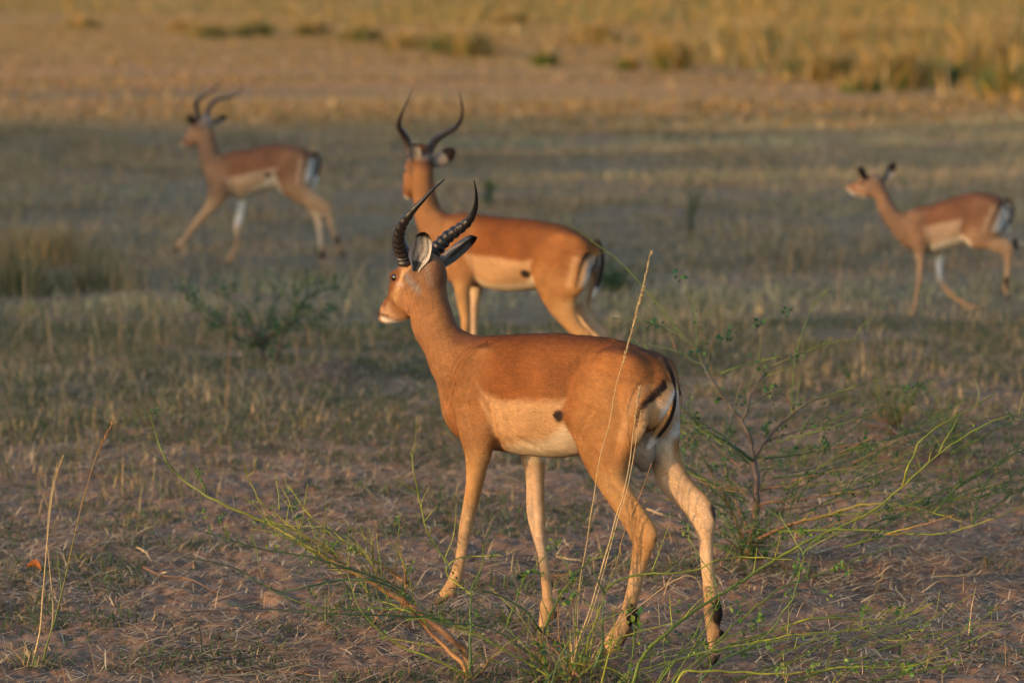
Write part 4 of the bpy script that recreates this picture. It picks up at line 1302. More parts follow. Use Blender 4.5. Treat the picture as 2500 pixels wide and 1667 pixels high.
def build_grass():
    # -- litter: dry straws lying on the near soil
    x, y = scatter(175000, 9.3, 19, .19, .4)
    d = fbm2(x, y, .35, 101, 2)
    x, y = keep(rng.random(len(x)) < np.clip(.55 + .6 * d, .12, 1), x, y)
    n = len(x)
    L_ = rng.gamma(3.0, .022, n).clip(.02, .26)
    az = rng.uniform(0, 2 * np.pi, n)
    p1 = blades(x, y, L_, rng.uniform(.0028, .0075, n), rng.uniform(1.2, 1.54, n), az, pick(n, [G_DRY * 1.3, G_GREY * 1.1, G_RUST, G_DRY * .6], [4.5, 3, 1.6, 2]), flat=.006, curl=.12)
    # short standing stubs
    x, y = scatter(11000, 9.3, 19, .19, .7)
    d = fbm2(x, y, .5, 111, 2)
    x, y = keep(rng.random(len(x)) < np.clip(.35 + .7 * d, .05, 1), x, y)
    n = len(x)
    p2 = blades(x, y, rng.gamma(3, .018, n).clip(.02, .18), rng.uniform(.002, .004, n), rng.uniform(.1, 1.0, n), rng.uniform(0, 6.28, n), pick(n, [G_DRY * 1.2, G_GREY * 1.1, G_OLIVE, G_RUST], [4, 2, 2, 1]))
    # soil crumbs and dead leaf flakes
    x, y = scatter(48000, 9.3, 20, .19, .4)
    d = fbm2(x, y, .25, 105, 2)
    x, y = keep(rng.random(len(x)) < np.clip(.5 + .7 * d, .1, 1), x, y)
    n = len(x)
    p3 = blades(x, y, rng.uniform(.012, .035, n), rng.uniform(.006, .016, n), rng.uniform(1.0, 1.5, n), rng.uniform(0, 6.28, n), pick(n, [G_RUST * .9, G_GREY * .55, G_DRY, np.array([.30, .19, .14])], [2, 3, 1.5, 2]), flat=.004, segs=1)
    stuff('leaf_litter', [p1, p2, p3], M_STRAW, 'pale dry straws, stubble and flakes strewn over the bare soil', 'litter')
    # -- green creeping grass patches in the near field
    x, y = scatter(290000, 9.6, 21, .19, .8)
    u = x / y
    d = fbm2(x, y, .32, 121, 3) + .35 * fbm2(x, y, 1.6, 125, 1)
    k = np.clip((d + .10 - .22 * smooth01((u - .03) / .05) + .35 * smooth01((y - 12.5) / 3) - .35 * smooth01((u - .02) / .05) * (y < 13)) * 2.4, 0, 1)
    x, y = keep(rng.random(len(x)) < k, x, y)
    n = len(x)
    p4 = blades(x, y, rng.gamma(4, .011, n).clip(.015, .10), rng.uniform(.003, .0065, n), rng.uniform(.4, 1.35, n), rng.uniform(0, 6.28, n), pick(n, [G_GREEN, G_GREEN * np.array([.8, .9, 1.0]), G_OLIVE, G_DRY * .8], [4, 3, 2.5, 1.5]))
    # taller tufty growth at the left
    x, y = scatter(60000, 12.2, 21, .19, .8)
    u = x / y
    d = fbm2(x, y, .28, 131, 2)
    k = np.clip(.9 * smooth01((-.085 - u + .02 * d) / .04) * (.45 + .8 * d), 0, 1) * smooth01((y - 12.3) / 1.6)
    x, y = keep(rng.random(len(x)) < k, x, y)
    n = len(x)
    p5 = blades(x, y, rng.gamma(5, .020, n).clip(.04, .22), rng.uniform(.003, .006, n), rng.uniform(.05, .8, n), rng.uniform(0, 6.28, n), pick(n, [G_OLIVE, G_GREEN * 1.2, G_DRY, G_GREY], [4, 3, 4, 1]))
    stuff('ground_cover', [p4, p5], M_GRASS, 'low dark green creeping grass in patches between bare soil', 'grass')
    # -- shaded meadow
    x, y = scatter(430000, 14.2, 62, .19, .35)
    d = fbm2(x, y, .9, 141, 3); u = x / y
    k = np.clip(.5 + .75 * d, .06, 1) * smooth01((y - 14.4 - 1.8 * smooth01((u + .07) / .05) + 2.4 * d) / 4)
    k *= 1 - .96 * np.exp(-(((x + 0.92) / 0.34) ** 2 + ((y - 18.0) / 0.5) ** 2))
    x, y, d = keep(rng.random(len(x)) < k, x, y, d)
    n = len(x)
    g2 = fbm2(x * .5, y, 3.2, 151, 2)
    cols = pick(n, [G_OLIVE * np.array([1, .9, 1]), G_DRY * .85, G_GREY, G_GREEN], [3.0, 4.0, 3.0, 1.5])
    cols = cols * 1.18 * (1 + .30 * g2 + .2 * fbm2(x, y, .7, 155, 2))[:, None]
    green = smooth01((g2 - .1) / .5)
    cols = cols * (1 - .45 * green[:, None]) + cols.mean(1)[:, None] * np.array([.9, 1.08, .62]) * .45 * green[:, None]
    hh = rng.gamma(4, .017, n) * (1 + .4 * d) * np.interp(y, [14, 21], [.6, 1.0])
    tall = rng.random(n) < np.interp(x / y, [-.12, -.04, 0], [.055, .025, .010])
    hh = np.where(tall, hh * 3.6, hh).clip(.03, .75)
    cols = np.where(tall[:, None], G_DRY * rng.uniform(.7, 1.1, (n, 1)), cols)
    p6 = blades(x, y, hh, rng.uniform(.004, .009, n) * (y / 20) ** .7, rng.uniform(.03, .75, n), rng.uniform(0, 6.28, n), cols)
    stuff('meadow_grass', [p6], M_GRASS, 'short olive and dun grass covering the shaded middle ground', 'grass')
    # -- beyond: thin sward on the trodden ground, then the gold field
    x, y = scatter(205000, 54, 230, .19, .0)
    d = fbm2(x * .4, y, 6, 161, 3)
    k = np.clip(.55 + .9 * d, .12, 1)
    x, y, d = keep(rng.random(len(x)) < k, x, y, d)
    n = len(x)
    p7 = blades(x, y, rng.gamma(4, .028, n).clip(.04, .3), rng.uniform(.03, .07, n), rng.uniform(.1, 1.0, n), rng.uniform(0, 6.28, n), pick(n, [G_GOLD * .8, G_DRY, G_OLIVE, G_RUST * 1.1], [4, 2.4, 3, 1.6]))
    x, y = scatter(185000, 66, 300, .19, .1)
    d = fbm2(x * .5, y, 9, 171, 3)
    yt = np.interp(x / y, [-.16, -.10, -.04, 0, .05, .09, .16], [205, 180, 150, 122, 96, 76, 58])
    k = np.clip(.24 + 1.1 * d + .5 * fbm2(x, y, 2.5, 175, 2), .04, 1) * smooth01((y - yt) / 14)
    x, y, d = keep(rng.random(len(x)) < k, x, y, d)
    n = len(x)
    cols = pick(n, [G_GOLD, G_DRY * 1.05, G_OLIVE, G_GREEN * 1.2], [4.5, 1.2, 3.2, 3.6])
    p8 = blades(x, y, (rng.gamma(4, .075, n) * (1 + .8 * d) * (1 + .6 * fbm2(x, y, 2.0, 177, 2)).clip(.3, 2) * np.interp(x / y, [-.05, .02, .08], [1.0, 1.2, 1.65])).clip(.1, 1.7), rng.uniform(.03, .09, n), rng.uniform(.05, .6, n), rng.uniform(0, 6.28, n), cols)
    stuff('gold_grass', [p7, p8], M_GRASS, 'tall golden dry grass lit by the low sun across the far slope', 'grass')

build_grass()

# big tussocks along the far bank, each a thing: (u, v of the foot, distance, height m, width m, greenness, label)
TUSS = [
    (620, 40, 128, 1.15, 1.3, .75, 'dark green rounded tussock at the top edge above the running ram'),
    (505, 44, 126, 1.0, 1.2, .55, 'olive tussock just left of the dark rounded one at the top edge'),
    (445, 30, 140, .8, .9, .3, 'small gold tussock left of the paired tussocks at the top edge'),
    (880, 46, 120, 1.0, 1.2, .6, 'green tussock at the top edge above the standing ram\'s head'),
    (760, 34, 130, .9, 1.1, .45, 'olive tussock between the two green ones at the top edge'),
    (1085, 72, 108, 1.1, .75, .85, 'narrow dark green upright tussock right of the standing ram\'s horns'),
    (1150, 86, 104, 1.3, .9, .35, 'yellow green tussock beside the narrow dark one'),
    (1000, 52, 112, .9, 1.4, .3, 'broad golden tussock left of the narrow dark one'),
    (1330, 118, 96, .75, .5, .8, 'small dark tussock standing alone on the gold slope, top centre'),
    (1450, 55, 118, 1.1, 1.6, .3, 'broad golden tussock at the top edge right of centre'),
    (1530, 128, 93, .55, .4, .7, 'lowest little dark tussock on the gold slope, top centre'),
    (1640, 132, 92, 1.35, .8, .45, 'tall yellow green tussock above the bare track'),
    (1780, 62, 115, 1.3, 1.3, .5, 'olive tussock at the top edge left of the tall grass bank'),
    (1860, 70, 112, 1.2, 1.0, .2, 'tall straw coloured tussock at the top edge left of the bank'),
    (1960, 145, 88, .85, .8, .8, 'dark green leafy tussock at the left end of the grass bank'),
    (2040, 160, 84, 1.2, 1.1, .4, 'yellow green tussock in the grass bank beside the leafy dark one'),
    (2100, 200, 76, .6, .7, .7, 'low dark tussock at the foot of the grass bank'),
    (2185, 190, 78, 1.5, 1.2, .3, 'tall golden tussock in the middle of the grass bank'),
    (2300, 178, 80, 1.1, 1.0, .85, 'dark green tussock in the right half of the grass bank'),
    (2390, 150, 86, 1.6, 1.3, .25, 'tall golden tussock behind the dark ones at the right'),
    (2470, 212, 74, 1.25, 1.1, .8, 'dark green tussock at the right edge of the picture'),
    (2420, 90, 104, 1.8, 1.6, .1, 'tallest straw coloured tussock at the top right corner'),
    (2230, 75, 108, 1.4, 1.5, .15, 'broad straw tussock at the top edge above the grass bank'),
    (2090, 80, 106, 1.3, 1.4, .2, 'golden tussock at the top edge above the leafy dark one'),
    (1245, 20, 150, 1.0, 1.4, .3, 'faint gold tussock at the top edge right of the yellow green one'),
    (200, 22, 150, .9, 1.2, .3, 'faint olive tussock at the top left'),
]
def tussock(u, v, dist, h, w, green, label, nb=330, grp='tussocks along the far bank', ws=1.0):
    d = ray(u, v)
    x0 = d[0] / d[1] * dist; y0 = dist
    z0 = float(gz(np.array([x0]), np.array([y0]))[0])
    x = rng.normal(0, w * .22, nb); y = rng.normal(0, w * .22, nb)
    az = np.arctan2(y, x) + rng.normal(0, .5, nb)
    r = np.hypot(x, y)
    hh = h * rng.uniform(.45, 1.05, nb) * (1 - .3 * np.clip(r / w, 0, 1))
    isg = rng.random(nb) < green
    cols = np.where(isg[:, None], pick(nb, [G_GREEN * 1.25, G_GREEN * np.array([1.6, 1.7, .9])], [2, 1]), pick(nb, [G_GOLD, G_DRY * 1.2, G_OLIVE * 1.3], [4, 2, 2]))
    hh = np.where(isg, hh * .7, hh)
    if ws < 1: cols = cols * .3 + pick(nb, [G_OLIVE, G_DRY * .8, G_GREY * .8, G_GREEN], [3, 3, 3, 2]) * .62
    V, F4, F3, Cc = blades(x, y, hh, rng.uniform(.025, .06, nb) * ws, .12 + .9 * np.clip(r / w, 0, 1) * rng.uniform(.5, 1.3, nb), az, cols, z0=np.zeros(nb))
    o = mesh_obj('grass_tussock', V, [F4, F3], M_GRASS, None, True, Cc)
    o.location = (x0, y0, z0 - .02)
    tag(o, label, 'grass tussock', grp)
for t in TUSS:
    tussock(t[0], t[1], t[2], t[3] * 1.15, t[4] * 1.25, t[5], t[6], 480)
tussock(28, 712, 23.2, .62, .75, .75, 'dark green grass tussock at the left edge beside the dry stems', 420, 'tussocks in the shaded meadow', .22)
tussock(120, 640, 25.8, .55, .9, .5, 'low olive tussock right of the dark one at the left edge', 420, 'tussocks in the shaded meadow', .22)
tussock(255, 700, 23.6, .42, .8, .3, 'pale low tussock left of the small thorn bush', 360, 'tussocks in the shaded meadow', .2)
# ------------------------------------------------------------------ the trees outside the picture that shade the middle ground
M_BARK = flat_mat('bark', (.11, .08, .06), .9)
M_LEAF = attr_mat('tree_leaves', .6, .3, 8, .2, 0, trans=.25)
def shade_tree(x0, y0, h, w, label):
    root = empty('acacia_tree', (x0, y0, 0))
    tag(root, label, 'tree', 'trees left of the picture whose shade crosses the meadow')
    B = Batch()
    P = catmull([(0, 0, -.1), (.15, .1, h * .25), (-.1, .05, h * .5), (.1, -.1, h * .8)], 5)
    V, F = tube(P, np.linspace(.24, .06, len(P)), 9); B.add(V, F)
    for k in range(9):
        a = rng.uniform(0, 6.28); z1 = h * rng.uniform(.12, .6); L_ = w * rng.uniform(.3, .5)
        Q = catmull([(0, 0, z1), (math.cos(a) * L_ * .5, math.sin(a) * L_ * .5, z1 + L_ * .35), (math.cos(a) * L_, math.sin(a) * L_, z1 + L_ * .9)], 4)
        V, F = tube(Q, np.linspace(.09, .02, len(Q)), 6); B.add(V, F)
    B.build('trunk', M_BARK, root)
    n = 2300
    cl = rng.normal(0, 1, (60, 3)); cl /= np.linalg.norm(cl, axis=1)[:, None]
    cl = cl * rng.uniform(.35, 1, (60, 1)) ** .5 * np.array([w * .5, w * .5, h * .5]) + np.array([0, 0, h * .53])
    c = cl[rng.integers(0, 60, n)] + rng.normal(0, .55, (n, 3))
    c[:, 2] = np.abs(c[:, 2])
    a = rng.normal(0, 1, (n, 3)); a /= np.linalg.norm(a, axis=1)[:, None]
    b = np.cross(a, rng.normal(0, 1, (n, 3))); b /= np.linalg.norm(b, axis=1)[:, None]
    s = rng.uniform(.12, .24, n)[:, None]
    V = np.stack([c - a * s, c + b * s * .6, c + a * s, c - b * s * .6], 1).reshape(-1, 3)
    F = np.arange(n * 4).reshape(-1, 4)
    cols = np.repeat(pick(n, [G_GREEN, G_OLIVE * .7], [2, 1]), 4, 0)
    mesh_obj('crown', V, F, M_LEAF, root, False, cols)
_tl = ['nearest to the camera', 'second along the row', 'third along the row', 'fourth along the row', 'fifth along the row', 'sixth along the row', 'seventh along the row',
       'eighth along the row', 'ninth along the row', 'last of the row']
for i in range(10):
    yy = 0.4 + i * 4.1
    shade_tree(-31 + rng.uniform(-1, 1) + i * .1, yy, (9.4 if i < 4 else [7.2, 10.5, 6.4, 9.8, 6.8, 8.6][i - 4]), 5.6 if i < 4 else 5.0, 'bushy acacia left of the frame, ' + _tl[i])

shade_tree(-37, 46, 6.2, 4.4, 'small acacia added for its shade, standing apart, beyond the far end of the row')  # three extra unseen trees, added to break up the shade's far edge
shade_tree(-25, 45, 4.2, 3.6, 'smallest bushy acacia added for its shade, in front of the far end of the row')
shade_tree(-42, 54, 6.8, 4.2, 'farthest acacia left of the frame, added for its shade, behind all the others')
# ------------------------------------------------------------------ shrubs, canes, stalks
M_CANE = attr_mat('cane_bark', 0.5, 0.35, 90, .28, .3, 160)
M_LEAFLET = attr_mat('leaflets', 0.55, 0.35, 40, .2, 0, trans=.3)
K_GREEN = np.array([.11, .155, .022]); K_YEL = np.array([.26, .27, .030]); K_DARK = np.array([.045, .080, .030]); K_BROWN = np.array([.20, .105, .055])
K_ORANGE = np.array([.34, .17, .06]); K_GREY = np.array([.17, .125, .11]); K_STRAW = np.array([.52, .36, .17])
L_GREEN = np.array([.070, .165, .035]); L_BLUE = np.array([.035, .105, .045]); L_YEL = np.array([.19, .27, .04])

def ground_dist(v):
    return FPX * CAM_H / (v - V_HORIZON)

def leaf_cards(c, s, cols):
    """small oval leaflets; c (n,3)"""
    n = len(c)
    a = rng.normal(0, 1, (n, 3)); a /= np.linalg.norm(a, axis=1)[:, None]
    b = np.cross(a, rng.normal(0, 1, (n, 3))); b /= np.linalg.norm(b, axis=1)[:, None]
    nn = np.cross(a, b) * .12
    s = s[:, None]
    V = np.stack([c, c + a * s * .5 + b * s * .36 + nn * s, c + a * s, c + a * s * .5 - b * s * .36 + nn * s], 1).reshape(-1, 3)
    F = np.arange(n * 4).reshape(-1, 4)
    return V, F, np.repeat(cols, 4, 0)

class Shrub:
    def __init__(s, label, base, dist, cat='shrub', name='shrub', group=None):
        p = at(base[0], base[1], dist)
        z = float(gz(np.array([p[0]]), np.array([p[1]]))[0])
        s.o = np.array([p[0], p[1], z])
        s.root = empty(name, tuple(s.o))
        tag(s.root, label, cat, group)
        s.leaf_c = []; s.leaf_col = []; s.leaf_s = []
    def cane(s, px, d0, d1, r0, r1, c0, c1, nodes=.045, twigs=0.0, leaves=0.0, sub=5, name='branch', down=False, twl=.10, lsz=.013, lpal=(L_GREEN, L_BLUE, L_YEL), jit=.0022, root_down=0.0):
        """px: picture points along the cane; d0, d1 distances of its two ends; radii and colours of both ends"""
        n = len(px)
        seg = np.r_[0, np.cumsum([math.dist(px[i], px[i + 1]) for i in range(n - 1)])]; seg /= seg[-1]
        wob = rng.normal(0, .02 if jit > .001 else .004, n); wob[0] = 0
        P = np.array([at(u, v, d0 + (d1 - d0) * t + w_) for (u, v), t, w_ in zip(px, seg, wob)])
        P[:, 2] = np.maximum(P[:, 2], gz(P[:, 0], P[:, 1], False) + r0 * .3)
        if root_down: P[0, 2] -= root_down
        Q = catmull(P, sub)
        # resample evenly so that nodes and kinks come at a steady pace
        L_ = np.r_[0, np.cumsum(np.linalg.norm(np.diff(Q, axis=0), axis=1))]
        m = max(6, int(L_[-1] / .014))
        tt = np.linspace(0, 1, m)
        Q = np.stack([np.interp(tt * L_[-1], L_, Q[:, a]) for a in range(3)], 1)
        ph = tt * L_[-1] / nodes
        zig = (np.abs((ph % 2) - 1) - .5) * 2
        off = rng.normal(0, 1, 3); off /= np.linalg.norm(off)
        Q = Q + zig[:, None] * off * jit * np.sin(np.pi * np.clip(tt * 6, 0, .5))[:, None] + rng.normal(0, .0006 if jit > .001 else .0001, Q.shape)
        r = (r0 + (r1 - r0) * tt ** .8) * (1.08 if r0 < .007 else 1.1)
        knot = np.exp(-(((ph % 1) - .5) / .12) ** 2)
        r = r * (1 + .22 * knot)
        V, F = tube(Q, r, 7 if r0 > .005 else 5)
        k = len(V) // m
        mixv = smooth01(np.repeat(tt, k) * 1.3 - .15) + .25 * noise3(V, .12, 7) + .12 * noise3(V, .02, 8)
        col = lerp(np.tile(c0, (len(V), 1)), c1, np.clip(mixv, 0, 1))
        B = Batch(); B.add(V - s.o, F, col)
        ext = L_[-1]
        # side twigs and thorns at the nodes
        nn = int(ext / nodes)
        for q in range(nn):
            t = (q + .5) / max(nn, 1)
            i = min(m - 2, int(t * (m - 1)))
            T = Q[i + 1] - Q[i]; T /= np.linalg.norm(T) + 1e-9
            if rng.random() < .55:      # thorn
                d = rng.normal(0, 1, 3); d -= T * (d @ T); d /= np.linalg.norm(d)
                tv, tf = tube(np.array([Q[i], Q[i] + d * .006 + T * .002, Q[i] + d * .012]), [r[i] * .4 + .0006, .0008, .0002], 4)
                B.add(tv - s.o, tf, K_BROWN * .8)
            if rng.random() < twigs * 1.7:
                d = rng.normal(0, 1, 3); d -= T * (d @ T); d /= np.linalg.norm(d)
                d = d * .8 + T * rng.uniform(.3, .9) + np.array([0, 0, .35]); d /= np.linalg.norm(d)
                l = twl * rng.uniform(.35, 1.6)
                bend = rng.normal(0, .25, 3)
                W_ = catmull([Q[i], Q[i] + d * l * .5, Q[i] + d * l + bend * l * .4], 4)
                W_[:, 2] = np.maximum(W_[:, 2], gz(W_[:, 0], W_[:, 1], False) + .004)
                rr_ = min(r[i] * .55, .0022)
                tv, tf = tube(W_, np.linspace(rr_, .0006, len(W_)), 4)
                B.add(tv - s.o, tf, c1 * rng.uniform(.7, 1.3) if rng.random() < .75 else K_GREY)
                if rng.random() < min(1, leaves * 2):
                    for _ in range(rng.integers(2, 6)):
                        s.leaf(W_[rng.integers(2, len(W_))], lsz, lpal)
            if rng.random() < leaves:
                s.leaf(Q[i], lsz, lpal)
        B.build(name, M_CANE, s.root)
        return Q
    def leaf(s, p, sz, pal, k=None):
        k = k or rng.integers(3, 8)
        for _ in range(k):
            s.leaf_c.append(p + rng.normal(0, sz * .55, 3)); s.leaf_s.append(sz * rng.uniform(.5, 1.2))
            s.leaf_col.append(pal[rng.integers(len(pal))] * rng.uniform(.7, 1.3))
    def done(s, label=None):
        if s.leaf_c:
            V, F, Cc = leaf_cards(np.array(s.leaf_c) - s.o, np.array(s.leaf_s), np.array(s.leaf_col))
            o = mesh_obj('leaves', V, F, M_LEAFLET, s.root, False, Cc)
            o['kind'] = 'stuff'

# ---- shrub sweeping to the left from the bottom edge
A_ = Shrub('thorny shrub with brown trunk and long green canes sweeping left near the ground', (1153, 1660), 9.85)
A_.cane([(1153, 1680), (1140, 1596), (1102, 1557), (1051, 1515), (996, 1472), (949, 1447), (881, 1404), (808, 1366), (719, 1313), (664, 1281), (562, 1238), (502, 1208), (442, 1166), (408, 1128), (382, 1065), (367, 1012)],
        9.80, 10.05, .0125, .0016, K_BROWN * 1.1, K_GREEN, twigs=.3, leaves=.05, root_down=.08)
A_.cane([(1145, 1650), (1123, 1613), (1081, 1574), (1038, 1527), (1005, 1490)], 9.78, 9.84, .008, .005, K_ORANGE, K_BROWN, twigs=.1)
for px, d0, d1, r, c0, c1, tw, lv in [
    ([(900, 1412), (868, 1392), (817, 1358), (783, 1328), (723, 1294), (676, 1255), (634, 1221), (608, 1170), (593, 1130)], 9.92, 9.75, .0042, K_ORANGE, K_YEL, .45, .12),
    ([(1000, 1418), (983, 1408), (910, 1366), (860, 1336), (791, 1289), (740, 1238), (722, 1210), (706, 1183)], 9.95, 10.1, .004, K_ORANGE, K_YEL, .4, .12),
    ([(812, 1365), (770, 1345), (737, 1300), (700, 1290), (640, 1262)], 9.97, 9.85, .003, K_YEL, K_YEL, .5, .2),
    ([(1010, 1468), (966, 1430), (902, 1404), (810, 1375), (749, 1357), (655, 1344), (591, 1327), (527, 1306), (455, 1285)], 9.85, 9.7, .0038, K_DARK, K_DARK, .4, .12),
    ([(1010, 1470), (960, 1436), (902, 1415), (825, 1417), (740, 1434), (681, 1442), (630, 1421), (583, 1391), (527, 1374), (447, 1359)], 9.83, 9.6, .0042, K_DARK, K_DARK * 1.1, .3, .06),
    ([(1160, 1540), (1089, 1515), (995, 1489), (932, 1485), (804, 1485), (740, 1472), (676, 1447), (640, 1425)], 9.75, 9.62, .0034, K_GREEN, K_GREEN, .2, .04),
    ([(1100, 1520), (1060, 1508), (953, 1502), (825, 1498), (698, 1489), (613, 1483), (545, 1472)], 9.75, 9.55, .0034, K_DARK, K_DARK * 1.2, .25, .05),
    ([(1150, 1650), (1059, 1608), (974, 1574), (910, 1523), (876, 1481), (855, 1421), (848, 1400)], 9.74, 9.66, .0038, K_YEL, K_GREEN, .25, .10),
    ([(1090, 1375), (1076, 1349), (1042, 1293), (1021, 1204), (1010, 1150), (1004, 1102)], 9.95, 10.0, .0028, K_GREEN, K_YEL, .25, .10),
    ([(950, 1445), (961, 1417), (968, 1370), (972, 1340), (974, 1300), (974, 1264)], 9.9, 9.92, .0028, K_BROWN, K_GREEN, .3, .08),
    ([(970, 1500), (987, 1459), (989, 1404), (974, 1344)], 9.85, 9.8, .003, K_BROWN, K_ORANGE, .4, .05),
    ([(912, 1380), (910, 1353), (908, 1320), (903, 1289)], 9.95, 9.95, .0026, K_GREEN, K_YEL, .2, .12),
    ([(880, 1405), (830, 1402), (790, 1412), (760, 1424)], 9.9, 9.8, .0032, K_ORANGE, K_BROWN, .2, .0),
    ([(893, 1360), (862, 1318), (820, 1298), (786, 1290), (735, 1292), (690, 1282)], 9.95, 10.0, .003, K_DARK, K_DARK, .4, .1),
    ([(1010, 1440), (960, 1400), (925, 1372), (880, 1350), (843, 1322), (800, 1285)], 9.98, 10.15, .0032, K_ORANGE, K_YEL, .45, .15),
    ([(660, 1430), (640, 1405), (632, 1370), (624, 1330), (610, 1310)], 9.7, 9.75, .002, K_BROWN, K_GREEN, .3, .1),
    ([(504, 1210), (498, 1180), (486, 1160), (475, 1146)], 10.0, 10.0, .0022, K_DARK, K_GREEN, .3, .35),
    ([(560, 1320), (552, 1300), (549, 1288)], 9.7, 9.7, .0022, K_GREEN, K_STRAW, .1, .0),
    ([(900, 1535), (935, 1490), (962, 1498), (985, 1530)], 9.8, 9.82, .002, K_ORANGE, K_BROWN, .2, .0),
]:
    A_.cane(px, d0, d1, r, .0013, c0, c1, twigs=tw, leaves=lv)
for _ in range(26):      # fine shoots along the sweeping canes
    t = rng.uniform(0, 1); u0 = 1110 - 480 * t + rng.normal(0, 20); v0 = 1560 - 300 * t + rng.normal(0, 15)
    L_ = rng.uniform(60, 190); a = rng.uniform(-.2, 1.3)
    A_.cane([(u0, v0), (u0 - math.sin(a) * L_ * .5, v0 - math.cos(a) * L_ * .5 - 4), (u0 - math.sin(a) * L_, v0 - math.cos(a) * L_ * .9)], 9.85, 9.9 + rng.normal(0, .1), .002, .0009, [K_GREEN, K_YEL, K_ORANGE][rng.integers(3)], [K_GREEN, K_YEL][rng.integers(2)], twigs=.3, leaves=.12, twl=.06)
A_.done()

